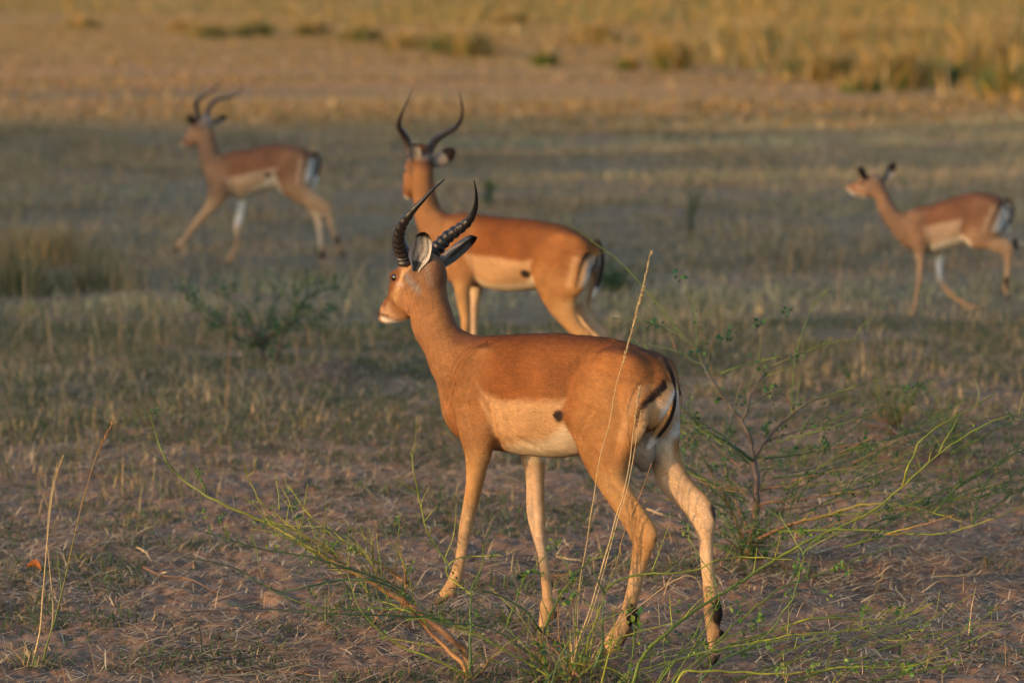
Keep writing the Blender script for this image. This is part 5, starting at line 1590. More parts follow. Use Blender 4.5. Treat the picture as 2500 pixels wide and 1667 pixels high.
# ---- shrub at the bottom centre, in front of the ram's legs, reaching far right
B_ = Shrub('leafy green shrub before the near ram\'s hooves, its longest cane reaching the right edge', (1350, 1667), 9.9)
for px, d0, d1, r, c0, c1, tw, lv in [
    ([(1342, 1690), (1339, 1660), (1329, 1622), (1325, 1569), (1325, 1545)], 9.70, 9.74, .0065, K_DARK * 1.5, K_GREEN, .3, .3),
    ([(1325, 1545), (1313, 1527), (1281, 1489), (1233, 1460), (1180, 1441), (1127, 1437), (1096, 1436)], 9.74, 9.6, .0038, K_DARK, K_DARK, .3, .1),
    ([(1325, 1548), (1345, 1495), (1366, 1457), (1387, 1425), (1419, 1386), (1446, 1367), (1478, 1354)], 9.74, 9.9, .0048, K_GREEN, K_GREEN, .4, .3),
    ([(1387, 1428), (1419, 1455), (1440, 1478), (1466, 1502)], 9.82, 9.7, .003, K_DARK, K_GREEN, .3, .1),
    ([(1450, 1630), (1470, 1580), (1471, 1516), (1476, 1447)], 9.72, 9.7, .0055, K_DARK * 1.4, K_DARK * 1.4, .35, .2),
    ([(1476, 1450), (1456, 1407), (1445, 1390), (1437, 1378)], 9.7, 9.7, .0034, K_DARK, K_DARK, .3, .1),
    ([(1476, 1445), (1494, 1425), (1520, 1412), (1568, 1401), (1632, 1399), (1698, 1391), (1744, 1370), (1804, 1359), (1864, 1361), (1932, 1366)], 9.7, 9.75, .0036, K_GREEN, K_YEL, .12, .05),
    ([(1360, 1690), (1403, 1633), (1430, 1622), (1462, 1604), (1470, 1585)], 9.74, 9.72, .009, K_ORANGE, K_BROWN, .0, .0),
    ([(1403, 1640), (1415, 1652), (1419, 1690)], 9.72, 9.70, .006, K_BROWN, K_BROWN, .0, .0),
    ([(1520, 1690), (1565, 1609), (1621, 1550), (1700, 1487), (1790, 1432), (1872, 1378), (1966, 1323), (2025, 1297), (2123, 1251), (2208, 1183), (2289, 1110), (2378, 1051), (2442, 1021), (2500, 1008), (2570, 1002)],
     9.65, 10.5, .0058, K_GREEN, K_YEL, .14, .12),
    ([(2205, 1185), (2216, 1140), (2234, 1106), (2242, 1081), (2289, 1042), (2357, 1004), (2430, 960)], 10.15, 10.3, .0034, K_YEL, K_GREEN, .12, .05),
    ([(2292, 1105), (2310, 1070), (2328, 1040), (2345, 1010)], 10.3, 10.4, .0022, K_YEL, K_GREEN, .2, .1),
    ([(1560, 1690), (1642, 1621), (1770, 1582), (1855, 1565), (1940, 1548), (2068, 1540), (2123, 1527)], 9.6, 9.8, .0042, K_GREEN, K_YEL, .2, .12),
    ([(1700, 1610), (1790, 1572), (1897, 1536), (1983, 1510), (2102, 1495), (2204, 1491)], 9.7, 9.95, .0032, K_GREEN, K_YEL, .15, .08),
    ([(1940, 1520), (1974, 1510), (2060, 1508), (2102, 1510), (2170, 1514), (2217, 1504), (2278, 1470)], 9.8, 10.0, .003, K_YEL, K_YEL, .1, .05),
    ([(1620, 1690), (1660, 1650), (1715, 1638), (1812, 1640), (1897, 1644), (1983, 1638), (2068, 1627), (2195, 1627), (2302, 1612)], 9.5, 9.62, .004, K_YEL, K_YEL, .2, .35),
    ([(2000, 1690), (2040, 1652), (2089, 1629)], 9.5, 9.6, .0025, K_GREEN, K_YEL, .2, .3),
    ([(1600, 1700), (1642, 1663), (1727, 1595), (1783, 1531), (1812, 1510), (1872, 1459), (1919, 1429), (2025, 1395), (2110, 1357), (2212, 1329)], 9.55, 10.1, .004, K_GREEN, K_GREEN, .2, .15),
    ([(1660, 1690), (1727, 1638), (1838, 1574), (1890, 1530), (1911, 1493), (1936, 1459), (1953, 1395), (1961, 1353), (1927, 1297), (1902, 1251)], 9.6, 9.9, .0042, K_DARK * 1.5, K_GREEN * 1.4, .15, .12),
    ([(1961, 1353), (1983, 1323), (2025, 1295), (2050, 1290)], 9.85, 9.9, .0024, K_GREEN * 1.4, K_YEL, .3, .2),
    ([(1153, 1660), (1180, 1632), (1206, 1598), (1259, 1558), (1285, 1530)], 9.72, 9.7, .0042, K_BROWN, K_GREEN, .25, .1),
    ([(1345, 1650), (1318, 1617), (1286, 1590), (1259, 1572), (1214, 1540), (1153, 1524), (1090, 1520), (1020, 1500)], 9.7, 9.55, .0036, K_DARK * 1.3, K_DARK, .25, .12),
    ([(1330, 1630), (1286, 1580), (1238, 1532), (1206, 1502), (1145, 1457), (1100, 1440)], 9.7, 9.66, .003, K_GREEN, K_DARK * 1.2, .3, .15),
    ([(1340, 1650), (1297, 1622), (1249, 1596), (1180, 1556), (1100, 1529), (1040, 1510), (990, 1512)], 9.66, 9.5, .0032, K_YEL, K_GREEN, .2, .1),
    ([(1148, 1640), (1148, 1580), (1149, 1516), (1149, 1449), (1166, 1404), (1180, 1370), (1178, 1330)], 9.7, 9.75, .0044, K_DARK * 1.5, K_GREEN, .3, .12),
    ([(1236, 1530), (1254, 1481), (1270, 1436), (1281, 1409), (1305, 1385), (1331, 1358)], 9.7, 9.8, .003, K_GREEN, K_GREEN, .3, .3),
    ([(1150, 1450), (1090, 1400), (1110, 1366), (1150, 1358), (1225, 1354)], 9.75, 9.8, .0024, K_YEL, K_YEL, .3, .1),
    ([(1380, 1690), (1378, 1620), (1366, 1560), (1362, 1480), (1364, 1440)], 9.8, 9.85, .003, K_BROWN, K_ORANGE, .2, .05),
    ([(1400, 1690), (1420, 1600), (1446, 1540), (1458, 1500), (1462, 1470)], 9.78, 9.8, .0035, K_YEL, K_YEL, .3, .1),
    ([(1430, 1690), (1455, 1600), (1500, 1560), (1545, 1545), (1640, 1520)], 9.75, 9.7, .003, K_GREEN, K_YEL, .2, .1),
    ([(1330, 1690), (1345, 1600), (1362, 1560), (1395, 1480), (1400, 1460)], 9.85, 9.9, .0026, K_BROWN, K_BROWN, .2, .05),
    ([(1500, 1690), (1540, 1620), (1545, 1580), (1550, 1540), (1542, 1500), (1536, 1460)], 9.7, 9.75, .003, K_GREEN, K_GREEN, .4, .5),
    ([(1550, 1690), (1620, 1640), (1690, 1560), (1720, 1500), (1760, 1470)], 9.7, 9.8, .003, K_GREEN, K_GREEN, .3, .3),
    ([(1590, 1690), (1680, 1600), (1740, 1500), (1752, 1430), (1690, 1330), (1678, 1280)], 9.75, 9.85, .0024, K_GREEN, K_GREEN * 1.3, .3, .15),
]:
    B_.cane(px, d0, d1, r, .0013, c0, c1, twigs=tw, leaves=lv, root_down=.1 if px[0][1] >= 1680 else 0)
for _ in range(8):       # thick of leaves and short shoots round the foot
    u0 = rng.uniform(1300, 1480); u1 = u0 + rng.normal(0, 45); v1 = rng.uniform(1470, 1640)
    B_.cane([(u0, 1690), ((u0 + u1) / 2 + rng.normal(0, 8), (1690 + v1) / 2), (u1, v1)], rng.uniform(9.65, 9.95), rng.uniform(9.6, 10.0), rng.uniform(.0018, .003), .001,
            [K_GREEN, K_YEL, K_BROWN, K_ORANGE][rng.integers(4)], [K_GREEN, K_YEL, K_STRAW * .7][rng.integers(3)], twigs=.2, leaves=.15, twl=.05)
for _ in range(13):      # a fuller spray fanning out of the foot
    a = rng.uniform(-1.25, 1.35); L_ = rng.uniform(160, 520)
    u0 = rng.uniform(1290, 1560)
    e = (u0 + math.sin(a) * L_, 1680 - math.cos(a) * L_ * .62)
    mid = (u0 + math.sin(a) * L_ * .45 + rng.normal(0, 14), 1680 - math.cos(a) * L_ * .36 - 12)
    dd = rng.uniform(9.55, 9.95)
    B_.cane([(u0, 1690), mid, e], dd, dd + rng.normal(0, .1), rng.uniform(.0018, .0032), .001, [K_GREEN, K_DARK * 1.3, K_YEL, K_BROWN][rng.integers(4)], [K_GREEN, K_YEL, K_YEL][rng.integers(3)], twigs=.3, leaves=.16, twl=.07)
for _ in range(16):      # and low shoots in front of the soil at the right
    u0 = rng.uniform(1650, 2150); v0 = rng.uniform(1560, 1690); L_ = rng.uniform(120, 330)
    B_.cane([(u0, v0), (u0 + L_ * .5, v0 - L_ * rng.uniform(.10, .25)), (u0 + L_, v0 - L_ * rng.uniform(.2, .5))], 9.7, 9.9, .0022, .001, K_GREEN, K_YEL, twigs=.25, leaves=.15, twl=.07)
for u, v in ((1312, 1590), (1340, 1600), (1370, 1585), (1395, 1610), (1360, 1640), (1555, 1520), (1540, 1500), (1400, 1455), (1366, 1455), (1275, 1405), (1560, 1660), (1710, 1610), (1655, 1485), (1450, 1660), (1300, 1560)):
    B_.leaf(at(u, v, 9.72), .022, (L_GREEN, L_BLUE, L_YEL * .8), 9)
for u, v in ((1990, 1625), (2085, 1632), (2100, 1626), (2215, 1630), (2215, 1645), (1905, 1640), (1922, 1452), (2040, 1385), (2070, 1390), (2015, 1440), (1855, 1508), (1812, 1495), (1875, 1575), (1965, 1297), (2120, 1495), (2205, 1488)):
    B_.leaf(at(u, v, 9.7), .020, (L_GREEN * 1.3, L_YEL), 9)
B_.done()

# ---- bush behind the ram's hind legs
C_ = Shrub('open branching green bush with a slim bare trunk, just behind the ram\'s hind legs', (1829, 1370), 11.95)
C_.cane([(1825, 1400), (1825, 1357), (1835, 1306), (1845, 1268), (1847, 1217), (1847, 1166), (1840, 1122)], 11.9, 12.0, .0165, .0095, K_BROWN * .9, K_GREY * .6, twigs=.25, leaves=.1, root_down=.05)
CPAL = (L_GREEN, L_BLUE, L_BLUE)
for px, d0, d1, r, c0, c1, tw, lv in [
    ([(1840, 1125), (1835, 1089), (1825, 1051), (1804, 1020), (1791, 1000), (1768, 972), (1729, 914), (1717, 888), (1699, 850), (1658, 817), (1622, 799), (1576, 786), (1538, 778), (1490, 776)], 12, 12.3, .0085, K_GREY * .6, K_DARK, .3, .25),
    ([(1717, 890), (1699, 883), (1653, 857), (1602, 845), (1546, 837)], 12.2, 12.4, .0042, K_DARK, K_DARK, .2, .1),
    ([(1701, 852), (1663, 814), (1638, 778), (1610, 745), (1576, 707), (1538, 664), (1500, 628), (1440, 585), (1380, 540)], 12.25, 12.9, .0028, K_GREEN * .8, K_GREEN * .8, .15, .12),
    ([(1727, 903), (1731, 880), (1740, 845), (1745, 820), (1750, 801)], 12.2, 12.1, .0036, K_DARK, K_BROWN, .2, .15),
    ([(1699, 850), (1700, 815), (1699, 783), (1689, 740), (1681, 717)], 12.25, 12.4, .0024, K_GREEN, K_GREEN, .2, .2),
    ([(1650, 858), (1643, 830), (1632, 812), (1618, 802)], 12.3, 12.3, .003, K_BROWN, K_DARK, .1, .1),
    ([(1840, 1125), (1829, 1117), (1779, 1081), (1733, 1056), (1700, 1030), (1677, 1005), (1640, 985), (1600, 975)], 12, 11.7, .0075, K_DARK, K_GREEN, .4, .35),
    ([(1845, 1110), (1873, 1071), (1901, 1038), (1937, 1008), (1972, 983), (2023, 965), (2061, 952), (2087, 943), (2125, 931), (2163, 921)], 12, 12.1, .0068, K_GREY * .6, K_GREEN, .14, .08),
    ([(1812, 1025), (1824, 1000), (1831, 970), (1850, 934), (1883, 898), (1934, 870), (1972, 857), (2010, 842), (2061, 832), (2100, 826)], 12.05, 12.2, .0052, K_GREY * .6, K_YEL * .8, .16, .12),
    ([(1757, 912), (1801, 896), (1844, 883), (1880, 876), (1908, 870)], 12.1, 12.15, .003, K_GREEN, K_YEL, .2, .1),
    ([(1932, 1010), (1934, 957), (1939, 893), (1946, 855), (1959, 811), (1979, 758), (1997, 730), (2031, 707)], 12.1, 12.6, .0022, K_GREEN * 1.2, K_GREEN * 1.3, .12, .1),
    ([(1940, 1006), (1930, 985), (1915, 965), (1893, 955), (1870, 965), (1838, 985), (1822, 990)], 12.0, 11.8, .0028, K_BROWN, K_DARK, .3, .4),
    ([(1795, 1002), (1800, 970), (1806, 940), (1810, 922)], 12.0, 12, .0028, K_DARK, K_GREY, .3, .3),
    ([(1845, 1118), (1886, 1111), (1937, 1102), (1975, 1096), (2013, 1089), (2070, 1080)], 12, 11.7, .0036, K_DARK, K_DARK, .45, .4),
    ([(1850, 1202), (1886, 1189), (1962, 1185), (2013, 1181), (2080, 1176), (2150, 1170)], 11.98, 11.7, .0035, K_BROWN, K_GREEN, .35, .3),
    ([(1850, 1236), (1873, 1226), (1950, 1219), (2013, 1209), (2080, 1201), (2180, 1205), (2300, 1216), (2420, 1212)], 11.95, 11.3, .0042, K_BROWN, K_GREEN, .25, .25),
    ([(1830, 1300), (1804, 1242), (1784, 1191), (1774, 1153), (1764, 1102), (1770, 1050), (1774, 1000)], 11.95, 12.2, .006, K_BROWN * .9, K_DARK, .35, .3),
    ([(1826, 1330), (1810, 1301), (1789, 1255), (1764, 1204), (1743, 1166), (1723, 1127), (1690, 1076), (1660, 1040)], 11.9, 11.9, .0058, K_BROWN * .9, K_DARK, .35, .3),
    ([(1815, 1350), (1780, 1320), (1752, 1292), (1735, 1280)], 11.9, 11.8, .004, K_BROWN, K_ORANGE, .1, .0),
    ([(1851, 1315), (1890, 1296), (1940, 1276), (2025, 1255), (2102, 1232), (2195, 1232), (2280, 1251), (2349, 1272)], 11.8, 11.0, .0056, K_BROWN, K_YEL, .15, .15),
    ([(1845, 1306), (1886, 1301), (1950, 1275), (2013, 1263), (2080, 1237), (2130, 1200)], 11.9, 11.4, .0045, K_DARK, K_GREEN, .3, .25),
    ([(1900, 1300), (1974, 1294), (2110, 1293), (2217, 1302), (2302, 1302), (2378, 1281), (2451, 1255), (2500, 1234), (2560, 1205)], 11.5, 10.9, .0048, K_GREEN, K_YEL, .15, .15),
    ([(2060, 1335), (2120, 1318), (2183, 1298), (2280, 1272), (2330, 1255)], 11.2, 11.0, .0042, K_YEL, K_ORANGE, .2, .15),
    ([(2280, 1250), (2293, 1238), (2349, 1179), (2408, 1145), (2451, 1128), (2500, 1085), (2550, 1050)], 11.0, 11.1, .0034, K_GREEN, K_GREEN, .3, .2),
    ([(2378, 1281), (2387, 1225), (2417, 1162), (2463, 1106), (2500, 1070)], 10.9, 11, .0032, K_GREEN, K_DARK * 1.5, .3, .25),
    ([(2110, 1290), (2150, 1270), (2210, 1258), (2290, 1228), (2400, 1180), (2500, 1140)], 11.2, 11.1, .003, K_DARK, K_GREEN, .35, .3),
    ([(1945, 1225), (1965, 1190), (1985, 1150), (2010, 1110), (2024, 1092)], 11.7, 11.8, .0032, K_DARK, K_DARK, .35, .35),
    ([(2060, 1210), (2090, 1160), (2120, 1100), (2124, 1090)], 11.5, 11.6, .0026, K_DARK, K_GREEN, .35, .35),
    ([(1915, 1290), (1930, 1240), (1942, 1200), (1948, 1168)], 11.5, 11.5, .0026, K_DARK, K_DARK, .35, .35),
    ([(1840, 1120), (1870, 1080), (1940, 1055), (2010, 1035), (2060, 1010), (2110, 985)], 12.0, 12.3, .003, K_DARK, K_DARK * 1.2, .3, .3),
    ([(1800, 1245), (1760, 1215), (1700, 1160), (1650, 1140), (1600, 1130)], 11.95, 11.5, .003, K_YEL, K_GREEN, .35, .3),
    ([(1830, 1225), (1780, 1200), (1730, 1175), (1690, 1150), (1640, 1145)], 11.9, 11.7, .003, K_GREEN, K_GREEN, .3, .3),
    ([(1779, 1081), (1784, 1040), (1793, 1005), (1797, 985)], 11.95, 12, .0026, K_DARK, K_DARK, .3, .3),
    ([(1733, 1056), (1705, 1060), (1690, 1075), (1684, 1092)], 11.85, 11.8, .0022, K_DARK, K_BROWN, .5, .5),
    ([(1845, 1340), (1880, 1346), (1930, 1350), (1970, 1330)], 11.8, 11.6, .004, K_DARK, K_GREY, .3, .2),
    ([(1690, 1075), (1640, 1020), (1600, 900), (1570, 835)], 12.3, 12.8, .0026, K_GREEN, K_YEL, .1, .1),
]:
    C_.cane(px, d0, d1, r, .0013, c0, c1, twigs=tw, leaves=lv, lpal=CPAL, lsz=.012, twl=.11)
for _ in range(26):
    u1 = 1829 + rng.normal(0, 70); v1 = rng.uniform(1190, 1330)
    C_.cane([(1829 + rng.normal(0, 14), 1365), ((1829 + u1) / 2, (1365 + v1) / 2), (u1, v1)], 11.9, rng.uniform(11.6, 12.2), .0028, .001, [K_GREEN, K_BROWN, K_DARK][rng.integers(3)], K_GREEN, twigs=.35, leaves=.4, lpal=CPAL)
for u, v in ((1653, 674), (1604, 782), (1705, 868), (1773, 831), (1780, 812), (1858, 793), (1920, 764), (1858, 884), (1945, 862), (1750, 968), (1810, 972), (1880, 958), (1870, 1040), (1905, 1050), (1985, 1030), (1690, 1075), (1790, 1110), (1840, 1400), (1870, 1395), (1930, 1105), (1790, 1190), (1695, 1075)):
    C_.leaf(at(u, v, 12.05), .026, CPAL, 9)
for _ in range(62):      # web of fine canes reaching right and left
    if rng.random() < .72:
        u0 = rng.uniform(1850, 2380); v0 = rng.uniform(1070, 1330); L_ = rng.uniform(150, 420)
        pts = [(u0, v0), (u0 + L_ * .5, v0 - L_ * rng.uniform(.05, .30)), (u0 + L_, v0 - L_ * rng.uniform(.05, .55))]
    else:
        u0 = rng.uniform(1690, 1830); v0 = rng.uniform(1080, 1330); L_ = rng.uniform(90, 220)
        pts = [(u0, v0), (u0 - L_ * .5, v0 - L_ * rng.uniform(.1, .5)), (u0 - L_, v0 - L_ * rng.uniform(.2, .9))]
    C_.cane(pts, rng.uniform(11.4, 12.1), rng.uniform(11.2, 12.3), rng.uniform(.0018, .0034), .001, [K_DARK, K_GREEN, K_BROWN][rng.integers(3)], [K_GREEN, K_DARK * 1.3][rng.integers(2)], twigs=.3, leaves=.12, lpal=CPAL, lsz=.012, twl=.10)
C_.done()

# ---- small dark green bush left, in the meadow
D_ = Shrub('small dark green thorn bush in the dry grass below the running ram', (640, 872), 18.7)
for px, d0, d1, r, lv in [
    ([(638, 885), (638, 860), (642, 836)], 18.7, 18.7, .016, .5), ([(642, 838), (608, 810), (553, 789), (510, 764), (468, 738), (446, 704)], 18.7, 18.9, .009, .9),
    ([(642, 838), (663, 815), (697, 798), (744, 768), (808, 751)], 18.7, 18.5, .008, .7), ([(672, 880), (689, 823), (714, 772), (748, 730), (787, 708), (829, 698)], 18.6, 18.6, .009, .8),
    ([(642, 838), (620, 805), (608, 775), (590, 745)], 18.7, 18.8, .006, .7), ([(642, 838), (655, 790), (662, 752), (690, 715)], 18.7, 18.9, .006, .7),
    ([(553, 789), (520, 790), (480, 752), (470, 700)], 18.8, 19.0, .005, .9), ([(690, 823), (700, 770), (720, 720), (735, 700)], 18.6, 18.5, .005, .9), ([(642, 845), (600, 835), (560, 812)], 18.7, 18.5, .005, .8),
    ([(600, 805), (580, 760), (555, 730), (520, 710)], 18.8, 18.9, .004, .9),
]:
    D_.cane(px, d0, d1, r * 1.45, .0035, K_GREY * .5, K_DARK * .7, twigs=.4, leaves=lv * .8, lsz=.026, lpal=(L_BLUE * .9, L_GREEN * .7, L_BLUE * .8), twl=.12)
for _ in range(10):
    D_.leaf(at(642 + rng.normal(0, 18), 830 + rng.normal(0, 14), 18.7), .026, (L_BLUE, L_GREEN * .8), 6)
D_.done()

# ---- thin bushes further back
def thin_bush(u, v, w, h, label, nb, pal, lv=.5, lsz=.03):
    d = ground_dist(v)
    S_ = Shrub(label, (u, v), d)
    for k in range(nb):
        u1 = u + w * rng.normal(0, .33); hh = h * rng.uniform(.45, 1.0)
        S_.cane([(u + rng.normal(0, w * .05), v + 4), (u + (u1 - u) * .4 + rng.normal(0, 3), v - hh * .5), (u1, v - hh)], d, d + rng.normal(0, .15), .004, .0015, pal[0], pal[1], twigs=.35, leaves=lv, lsz=lsz, twl=.12, nodes=.06, lpal=(L_BLUE * .7, L_GREEN * .55))
    S_.done()
thin_bush(1686, 578, 46, 165, 'thin dark shrub standing alone in the shaded meadow between the standing ram and the ewe', 8, (K_DARK * .5, K_DARK * .5), .12, .02)
thin_bush(1195, 500, 24, 62, 'faint dark sprig in the meadow above the back of the standing ram', 6, (K_DARK * .7, K_DARK * .7))
thin_bush(2180, 1068, 190, 190, 'loose shrub of thin brown and green shoots right of the ram\'s rump', 20, (K_BROWN * .8, K_GREEN * .7), .12, .02)
thin_bush(2330, 1090, 130, 150, 'low leafy shrub near the right edge below the ewe', 12, (K_DARK, K_GREEN * .7), .14, .02)
thin_bush(1500, 712, 90, 60, 'low dark bush right of the standing ram\'s rump', 30, (K_DARK * .4, K_DARK * .5), .5, .022)
G_ = Shrub('fallen dark bare branch lying in the loose shrub right of the ram', (2200, 1085), 15.1, 'branch', 'dead_branch')
G_.cane([(2110, 1034), (2150, 1040), (2178, 1047), (2210, 1070), (2240, 1102), (2262, 1118)], 15.3, 14.9, .014, .008, K_GREY * .35, K_GREY * .35, twigs=.2)

# ---- dry stalks
def stalks(label, base, dist, lst, name='dry_grass_clump', basal=0, cat='grass clump', bcol=(K_STRAW, K_YEL), bh=90, bw=40):
    S_ = Shrub(label, base, dist, cat, name)
    for px, d1, r, c0, c1, head in lst:
        Q = S_.cane(px, dist, d1, r, .0009, c0, c1, nodes=.16, name='stem', jit=.0006, root_down=.03)
        if head:
            m = len(Q); i0 = int(m * head); B = Batch()
            for i in range(i0, m - 1):
                for _ in range(4):
                    T = Q[min(i + 1, m - 1)] - Q[i]; T /= np.linalg.norm(T) + 1e-9
                    dd = rng.normal(0, 1, 3) * .5 + T * 1.6; dd /= np.linalg.norm(dd)
                    p = Q[i] + rng.normal(0, .001, 3)
                    tv, tf = tube(np.array([p, p + dd * .007, p + dd * .014]), [.0011, .0014, .0003], 4)
                    B.add(tv - S_.o, tf, c1)
            B.build('seed_head', M_STRAW, S_.root)
    if basal:
        n = basal
        x = rng.normal(0, .05, n); y = rng.normal(0, .05, n); az = np.arctan2(y, x)
        V, F4, F3, Cc = blades(x, y, rng.uniform(.3, 1, n) * bh / 820, rng.uniform(.004, .007, n), rng.uniform(.2, 1.2, n), az, pick(n, list(bcol), [1] * len(bcol)), z0=np.zeros(n))
        mesh_obj('blade_tuft', V, [F4, F3], M_GRASS, S_.root, True, Cc)
    S_.done()
stalks('tall dry straw stems crossing the near ram\'s hind leg, one rising above its back', (1400, 1650), 9.88, [
    ([(1405, 1665), (1408, 1560), (1414, 1441), (1422, 1383), (1432, 1330), (1443, 1250), (1449, 1220), (1464, 1119), (1488, 1033), (1503, 947), (1530, 854), (1551, 773), (1569, 702), (1590, 612)], 9.95, .0020, K_STRAW * .8, K_STRAW, .74),
    ([(1390, 1665), (1411, 1569), (1440, 1489), (1467, 1394), (1491, 1311), (1507, 1250), (1518, 1220), (1536, 1137), (1545, 1060), (1556, 985), (1564, 940)], 9.9, .0034, K_STRAW, K_STRAW * .95, .88),
    ([(1392, 1665), (1416, 1575), (1447, 1489), (1474, 1394), (1497, 1311), (1512, 1255), (1524, 1222), (1542, 1140), (1556, 1060), (1566, 1000)], 9.95, .0022, K_STRAW, K_STRAW * .9, 0),
    ([(1430, 1665), (1450, 1540), (1480, 1440), (1507, 1367), (1523, 1303), (1563, 1207), (1591, 1130)], 10.0, .0019, K_YEL, K_ORANGE, 0),
    ([(1396, 1665), (1404, 1600), (1402, 1540), (1398, 1480)], 9.9, .0020, K_STRAW * .8, K_STRAW * .8, 0),
    ([(1420, 1665), (1470, 1560), (1560, 1480), (1640, 1420), (1690, 1405), (1716, 1440)], 9.8, .0020, K_STRAW * .8, K_STRAW * .9, 0),
], basal=60, bh=200)
stalks('three tall straw stalks rising from a grass tuft, bottom left corner', (92, 1640), 10.02, [
    ([(74, 1660), (84, 1599), (98, 1538), (105, 1444), (117, 1304), (131, 1187), (154, 1110)], 10.05, .0034, K_STRAW, K_STRAW * .95, .9),
    ([(104, 1650), (112, 1589), (129, 1505), (124, 1412), (115, 1299), (126, 1200), (141, 1128)], 10.1, .0024, K_STRAW * .85, K_STRAW * .8, 0),
    ([(104, 1650), (110, 1589), (136, 1505), (164, 1388), (192, 1262), (210, 1196), (234, 1117), (276, 1028)], 10.1, .0026, K_GREEN, K_ORANGE, .86),
    ([(150, 1430), (143, 1375), (137, 1328)], 10.1, .0018, K_GREEN, K_GREEN, 0),
    ([(52, 1660), (58, 1620), (60, 1580)], 10.0, .0026, K_STRAW, K_STRAW, 0), ([(70, 1660), (90, 1625), (96, 1600)], 10.0, .0022, K_STRAW, K_STRAW, 0), ([(62, 1660), (66, 1625), (74, 1590)], 9.95, .0022, K_STRAW, K_STRAW, 0),
], basal=130, bcol=(G_GREEN * 1.3, G_GREEN, K_STRAW), bh=75)
stalks('thin reddish dry stem standing alone left of the ram, below the small thorn bush', (550, 1010), 16.2, [
    ([(548, 1020), (556, 930), (560, 860), (561, 772), (544, 738), (530, 705), (518, 685)], 16.3, .0036, K_ORANGE * .8, K_ORANGE * .7, 0)], name='dry_weed', cat='plant')
stalks('pale dry stem standing in front of the meadow, far left', (60, 760), 21.6, [
    ([(62, 765), (60, 690), (54, 600), (50, 520), (44, 440)], 21.7, .006, K_STRAW * .6, K_STRAW * .7, 0), ([(70, 760), (80, 660), (66, 560)], 21.7, .004, K_GREEN, K_STRAW * .6, 0)], name='dry_weed', cat='plant', basal=40, bh=140)
stalks('leaning pair of blurred dry stems left of the running ram\'s legs', (330, 740), 22.2, [
    ([(330, 750), (300, 660), (262, 580), (215, 510), (190, 490)], 22.3, .005, K_STRAW * .6, K_STRAW * .6, 0), ([(315, 745), (318, 640), (312, 540), (320, 470)], 22.3, .004, K_STRAW * .5, K_STRAW * .6, 0)], name='dry_weed', cat='plant', basal=30, bh=140)
stalks('pale dry stem standing in the meadow left of the ewe\'s head', (1738, 480), 34.5, [
    ([(1738, 486), (1737, 430), (1736, 360)], 34.6, .007, K_STRAW * .7, K_STRAW * .7, 0)], name='dry_weed', cat='plant')
stalks('two short whitish dry stems in the meadow between shrub top and ewe', (1858, 780), 21.2, [
    ([(1858, 785), (1860, 740), (1858, 700)], 21.2, .005, K_STRAW, K_STRAW, 0), ([(1836, 790), (1852, 765), (1860, 740)], 21.2, .003, K_STRAW, K_STRAW, 0)], name='dry_weed', cat='plant')
stalks('slender green stem with sparse leaves in the bare ground left of the lifted foreleg', (1180, 1330), 12.1, [
    ([(1172, 1345), (1170, 1250), (1175, 1190), (1166, 1120)], 10.15, .0016, K_GREEN, K_GREEN, 0), ([(1160, 1350), (1160, 1250), (1158, 1180), (1152, 1106)], 10.1, .0018, K_GREEN, K_GREEN, 0)], name='green_stem', cat='plant') if False else None

# ---- small things lying on the ground
def fallen(label, pts, r, col, name='dry_twig', cat='twig'):
    P = np.array([gpos(u, v) for u, v in pts])
    P[:, 2] = gz(P[:, 0], P[:, 1]) + r + .006
    o = P[0].copy()
    Q = catmull(P, 5)
    Q[:, 2] += np.abs(noise3(Q, .05, 3)) * .006
    V, F = tube(Q - o, np.linspace(r, r * .5, len(Q)), 6)
    e = mesh_obj(name, V, F, M_CANE, None, True, np.clip(np.tile(col, (len(V), 1)) * (1 + .25 * noise3(V, .03, 5))[:, None], .01, 1))
    e.location = o
    tag(e, label, cat)
fallen('long reddish twig lying on the soil left of the canes', [(350, 1400), (400, 1412), (460, 1425), (530, 1452)], .0045, K_BROWN)
fallen('pale bent straw lying above the reddish twig, left', [(335, 1345), (352, 1362), (370, 1378)], .004, K_STRAW)
fallen('white curled stub of straw at the end of the reddish twig', [(386, 1414), (394, 1406), (408, 1408)], .004, K_STRAW * 1.3)
fallen('long dark twig lying along the bottom edge left of the trunk', [(405, 1622), (520, 1612), (650, 1600), (760, 1597), (830, 1593)], .004, K_GREY * .6)
fallen('bright straw lying along the bottom edge', [(545, 1655), (620, 1642), (700, 1628), (757, 1618)], .0034, K_STRAW * 1.1)
fallen('thin bent grey twig on the soil far left', [(445, 1502), (520, 1498), (600, 1494), (690, 1490)], .0032, K_GREY * .7)
fallen('straw lying on the bare soil in the right foreground', [(2272, 1416), (2330, 1414), (2384, 1412)], .0035, K_STRAW)
fallen('pale twig lying in the dark soil right of the bush trunk', [(1985, 1358), (2020, 1344), (2050, 1336)], .004, K_STRAW * .8)
fallen('pale straw between the fore and hind hooves', [(1358, 1362), (1395, 1366), (1420, 1376)], .004, K_STRAW * .9)
fallen('second straw behind the forelegs, lying below the first', [(1345, 1410), (1370, 1410), (1392, 1412)], .003, K_ORANGE)
fallen('pale straw lying behind the near hock', [(1580, 1250), (1620, 1262), (1645, 1268)], .0035, K_STRAW)
fallen('brown stick lying at the bottom edge left of the trunk', [(560, 1640), (660, 1632), (760, 1640), (860, 1655), (960, 1650)], .003, K_BROWN)
fallen('thin crooked twig in the right foreground soil', [(2140, 1585), (2180, 1570), (2230, 1578)], .003, K_BROWN)

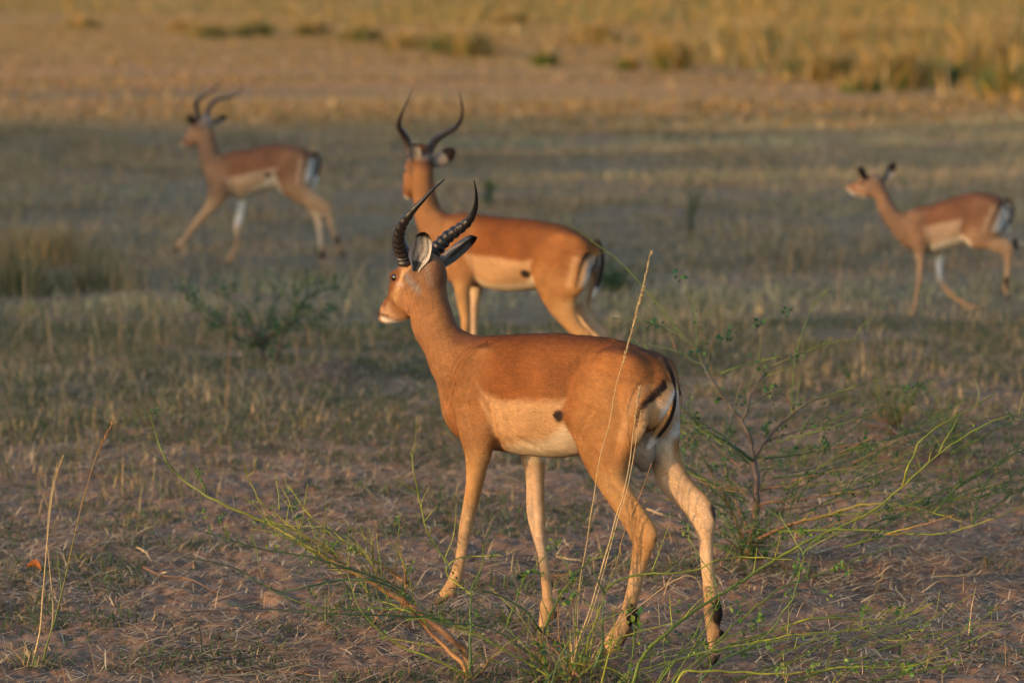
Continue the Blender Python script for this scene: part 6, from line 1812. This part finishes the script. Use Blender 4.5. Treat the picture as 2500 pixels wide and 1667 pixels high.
def stone(label, u, v, r, col, name='soil_clod', cat='clod'):
    p = gpos(u, v); z = float(gz(np.array([p[0]]), np.array([p[1]]))[0])
    V, F = uv_sphere((0, 0, 0), 1, 16, 11)
    V = V * np.array([r, r * .8, r * .55])
    V = V * (1 + .22 * noise3(V, r * .7, 3) + .1 * noise3(V, r * .25, 5))[:, None]
    o = mesh_obj(name, V, F, M_CANE, None, True, np.clip(np.tile(col, (len(V), 1)) * (1 + .2 * noise3(V, .02, 6))[:, None], .01, 1))
    o.location = (p[0], p[1], z + r * .25)
    o.rotation_euler = (0, 0, rnd.uniform(0, 6))
    tag(o, label, cat)
SO = np.array([.26, .165, .125])
stone('rounded clod at the lower right corner of the bare soil', 2330, 1615, .020, SO * .9)
stone('flat clod left of the rounded one, lower right', 2230, 1600, .014, SO * .85)
stone('largest clod at the right edge near the bottom', 2440, 1560, .022, SO * .9)
stone('small clod in the soil between trunk and bottom edge', 1180, 1620, .014, SO * 1.1)
stone('dark clod behind the near ram\'s throat in the dark mound', 880, 888, .045, SO * .5)
stone('smaller dark clod left of the one behind the throat', 838, 880, .030, SO * .5)

# orange dead leaf
p = gpos(83, 1402)
n = 9
V = []
for i in range(n):
    s_ = i / (n - 1)
    w_ = .020 * math.sin(math.pi * min(1, .08 + .92 * s_)) ** .7
    for j in range(7):
        t_ = -1 + 2 * j / 6
        V.append([(s_ - .5) * .062, t_ * w_ * .6, abs(t_) ** 1.4 * w_ * 1.1 + .012 * math.sin(s_ * 3.4) + .006 * s_])
V = np.array(V)
i = np.arange(n - 1)[:, None] * 7; j = np.arange(6)[None]
F = np.stack([i + j, i + j + 1, i + 8 + j, i + 7 + j], -1).reshape(-1, 4)
V2 = V - np.array([0, 0, .0012])
Vv = np.concatenate([V, V2]); Ff = np.concatenate([F, F[:, ::-1] + len(V)])
lf = mesh_obj('dead_leaf', Vv, Ff, M_LEAFLET, None, True, np.clip(np.tile([.42, .12, .02], (len(Vv), 1)) * (1 + .25 * noise3(Vv, .012, 5))[:, None], .01, 1))
lf.location = (p[0], p[1], float(gz(np.array([p[0]]), np.array([p[1]]))[0]) + .016)
lf.rotation_euler = (R(-28), R(12), R(-18))
tag(lf, 'curled bright orange dead leaf on the ground beside the straw stalks', 'leaf')
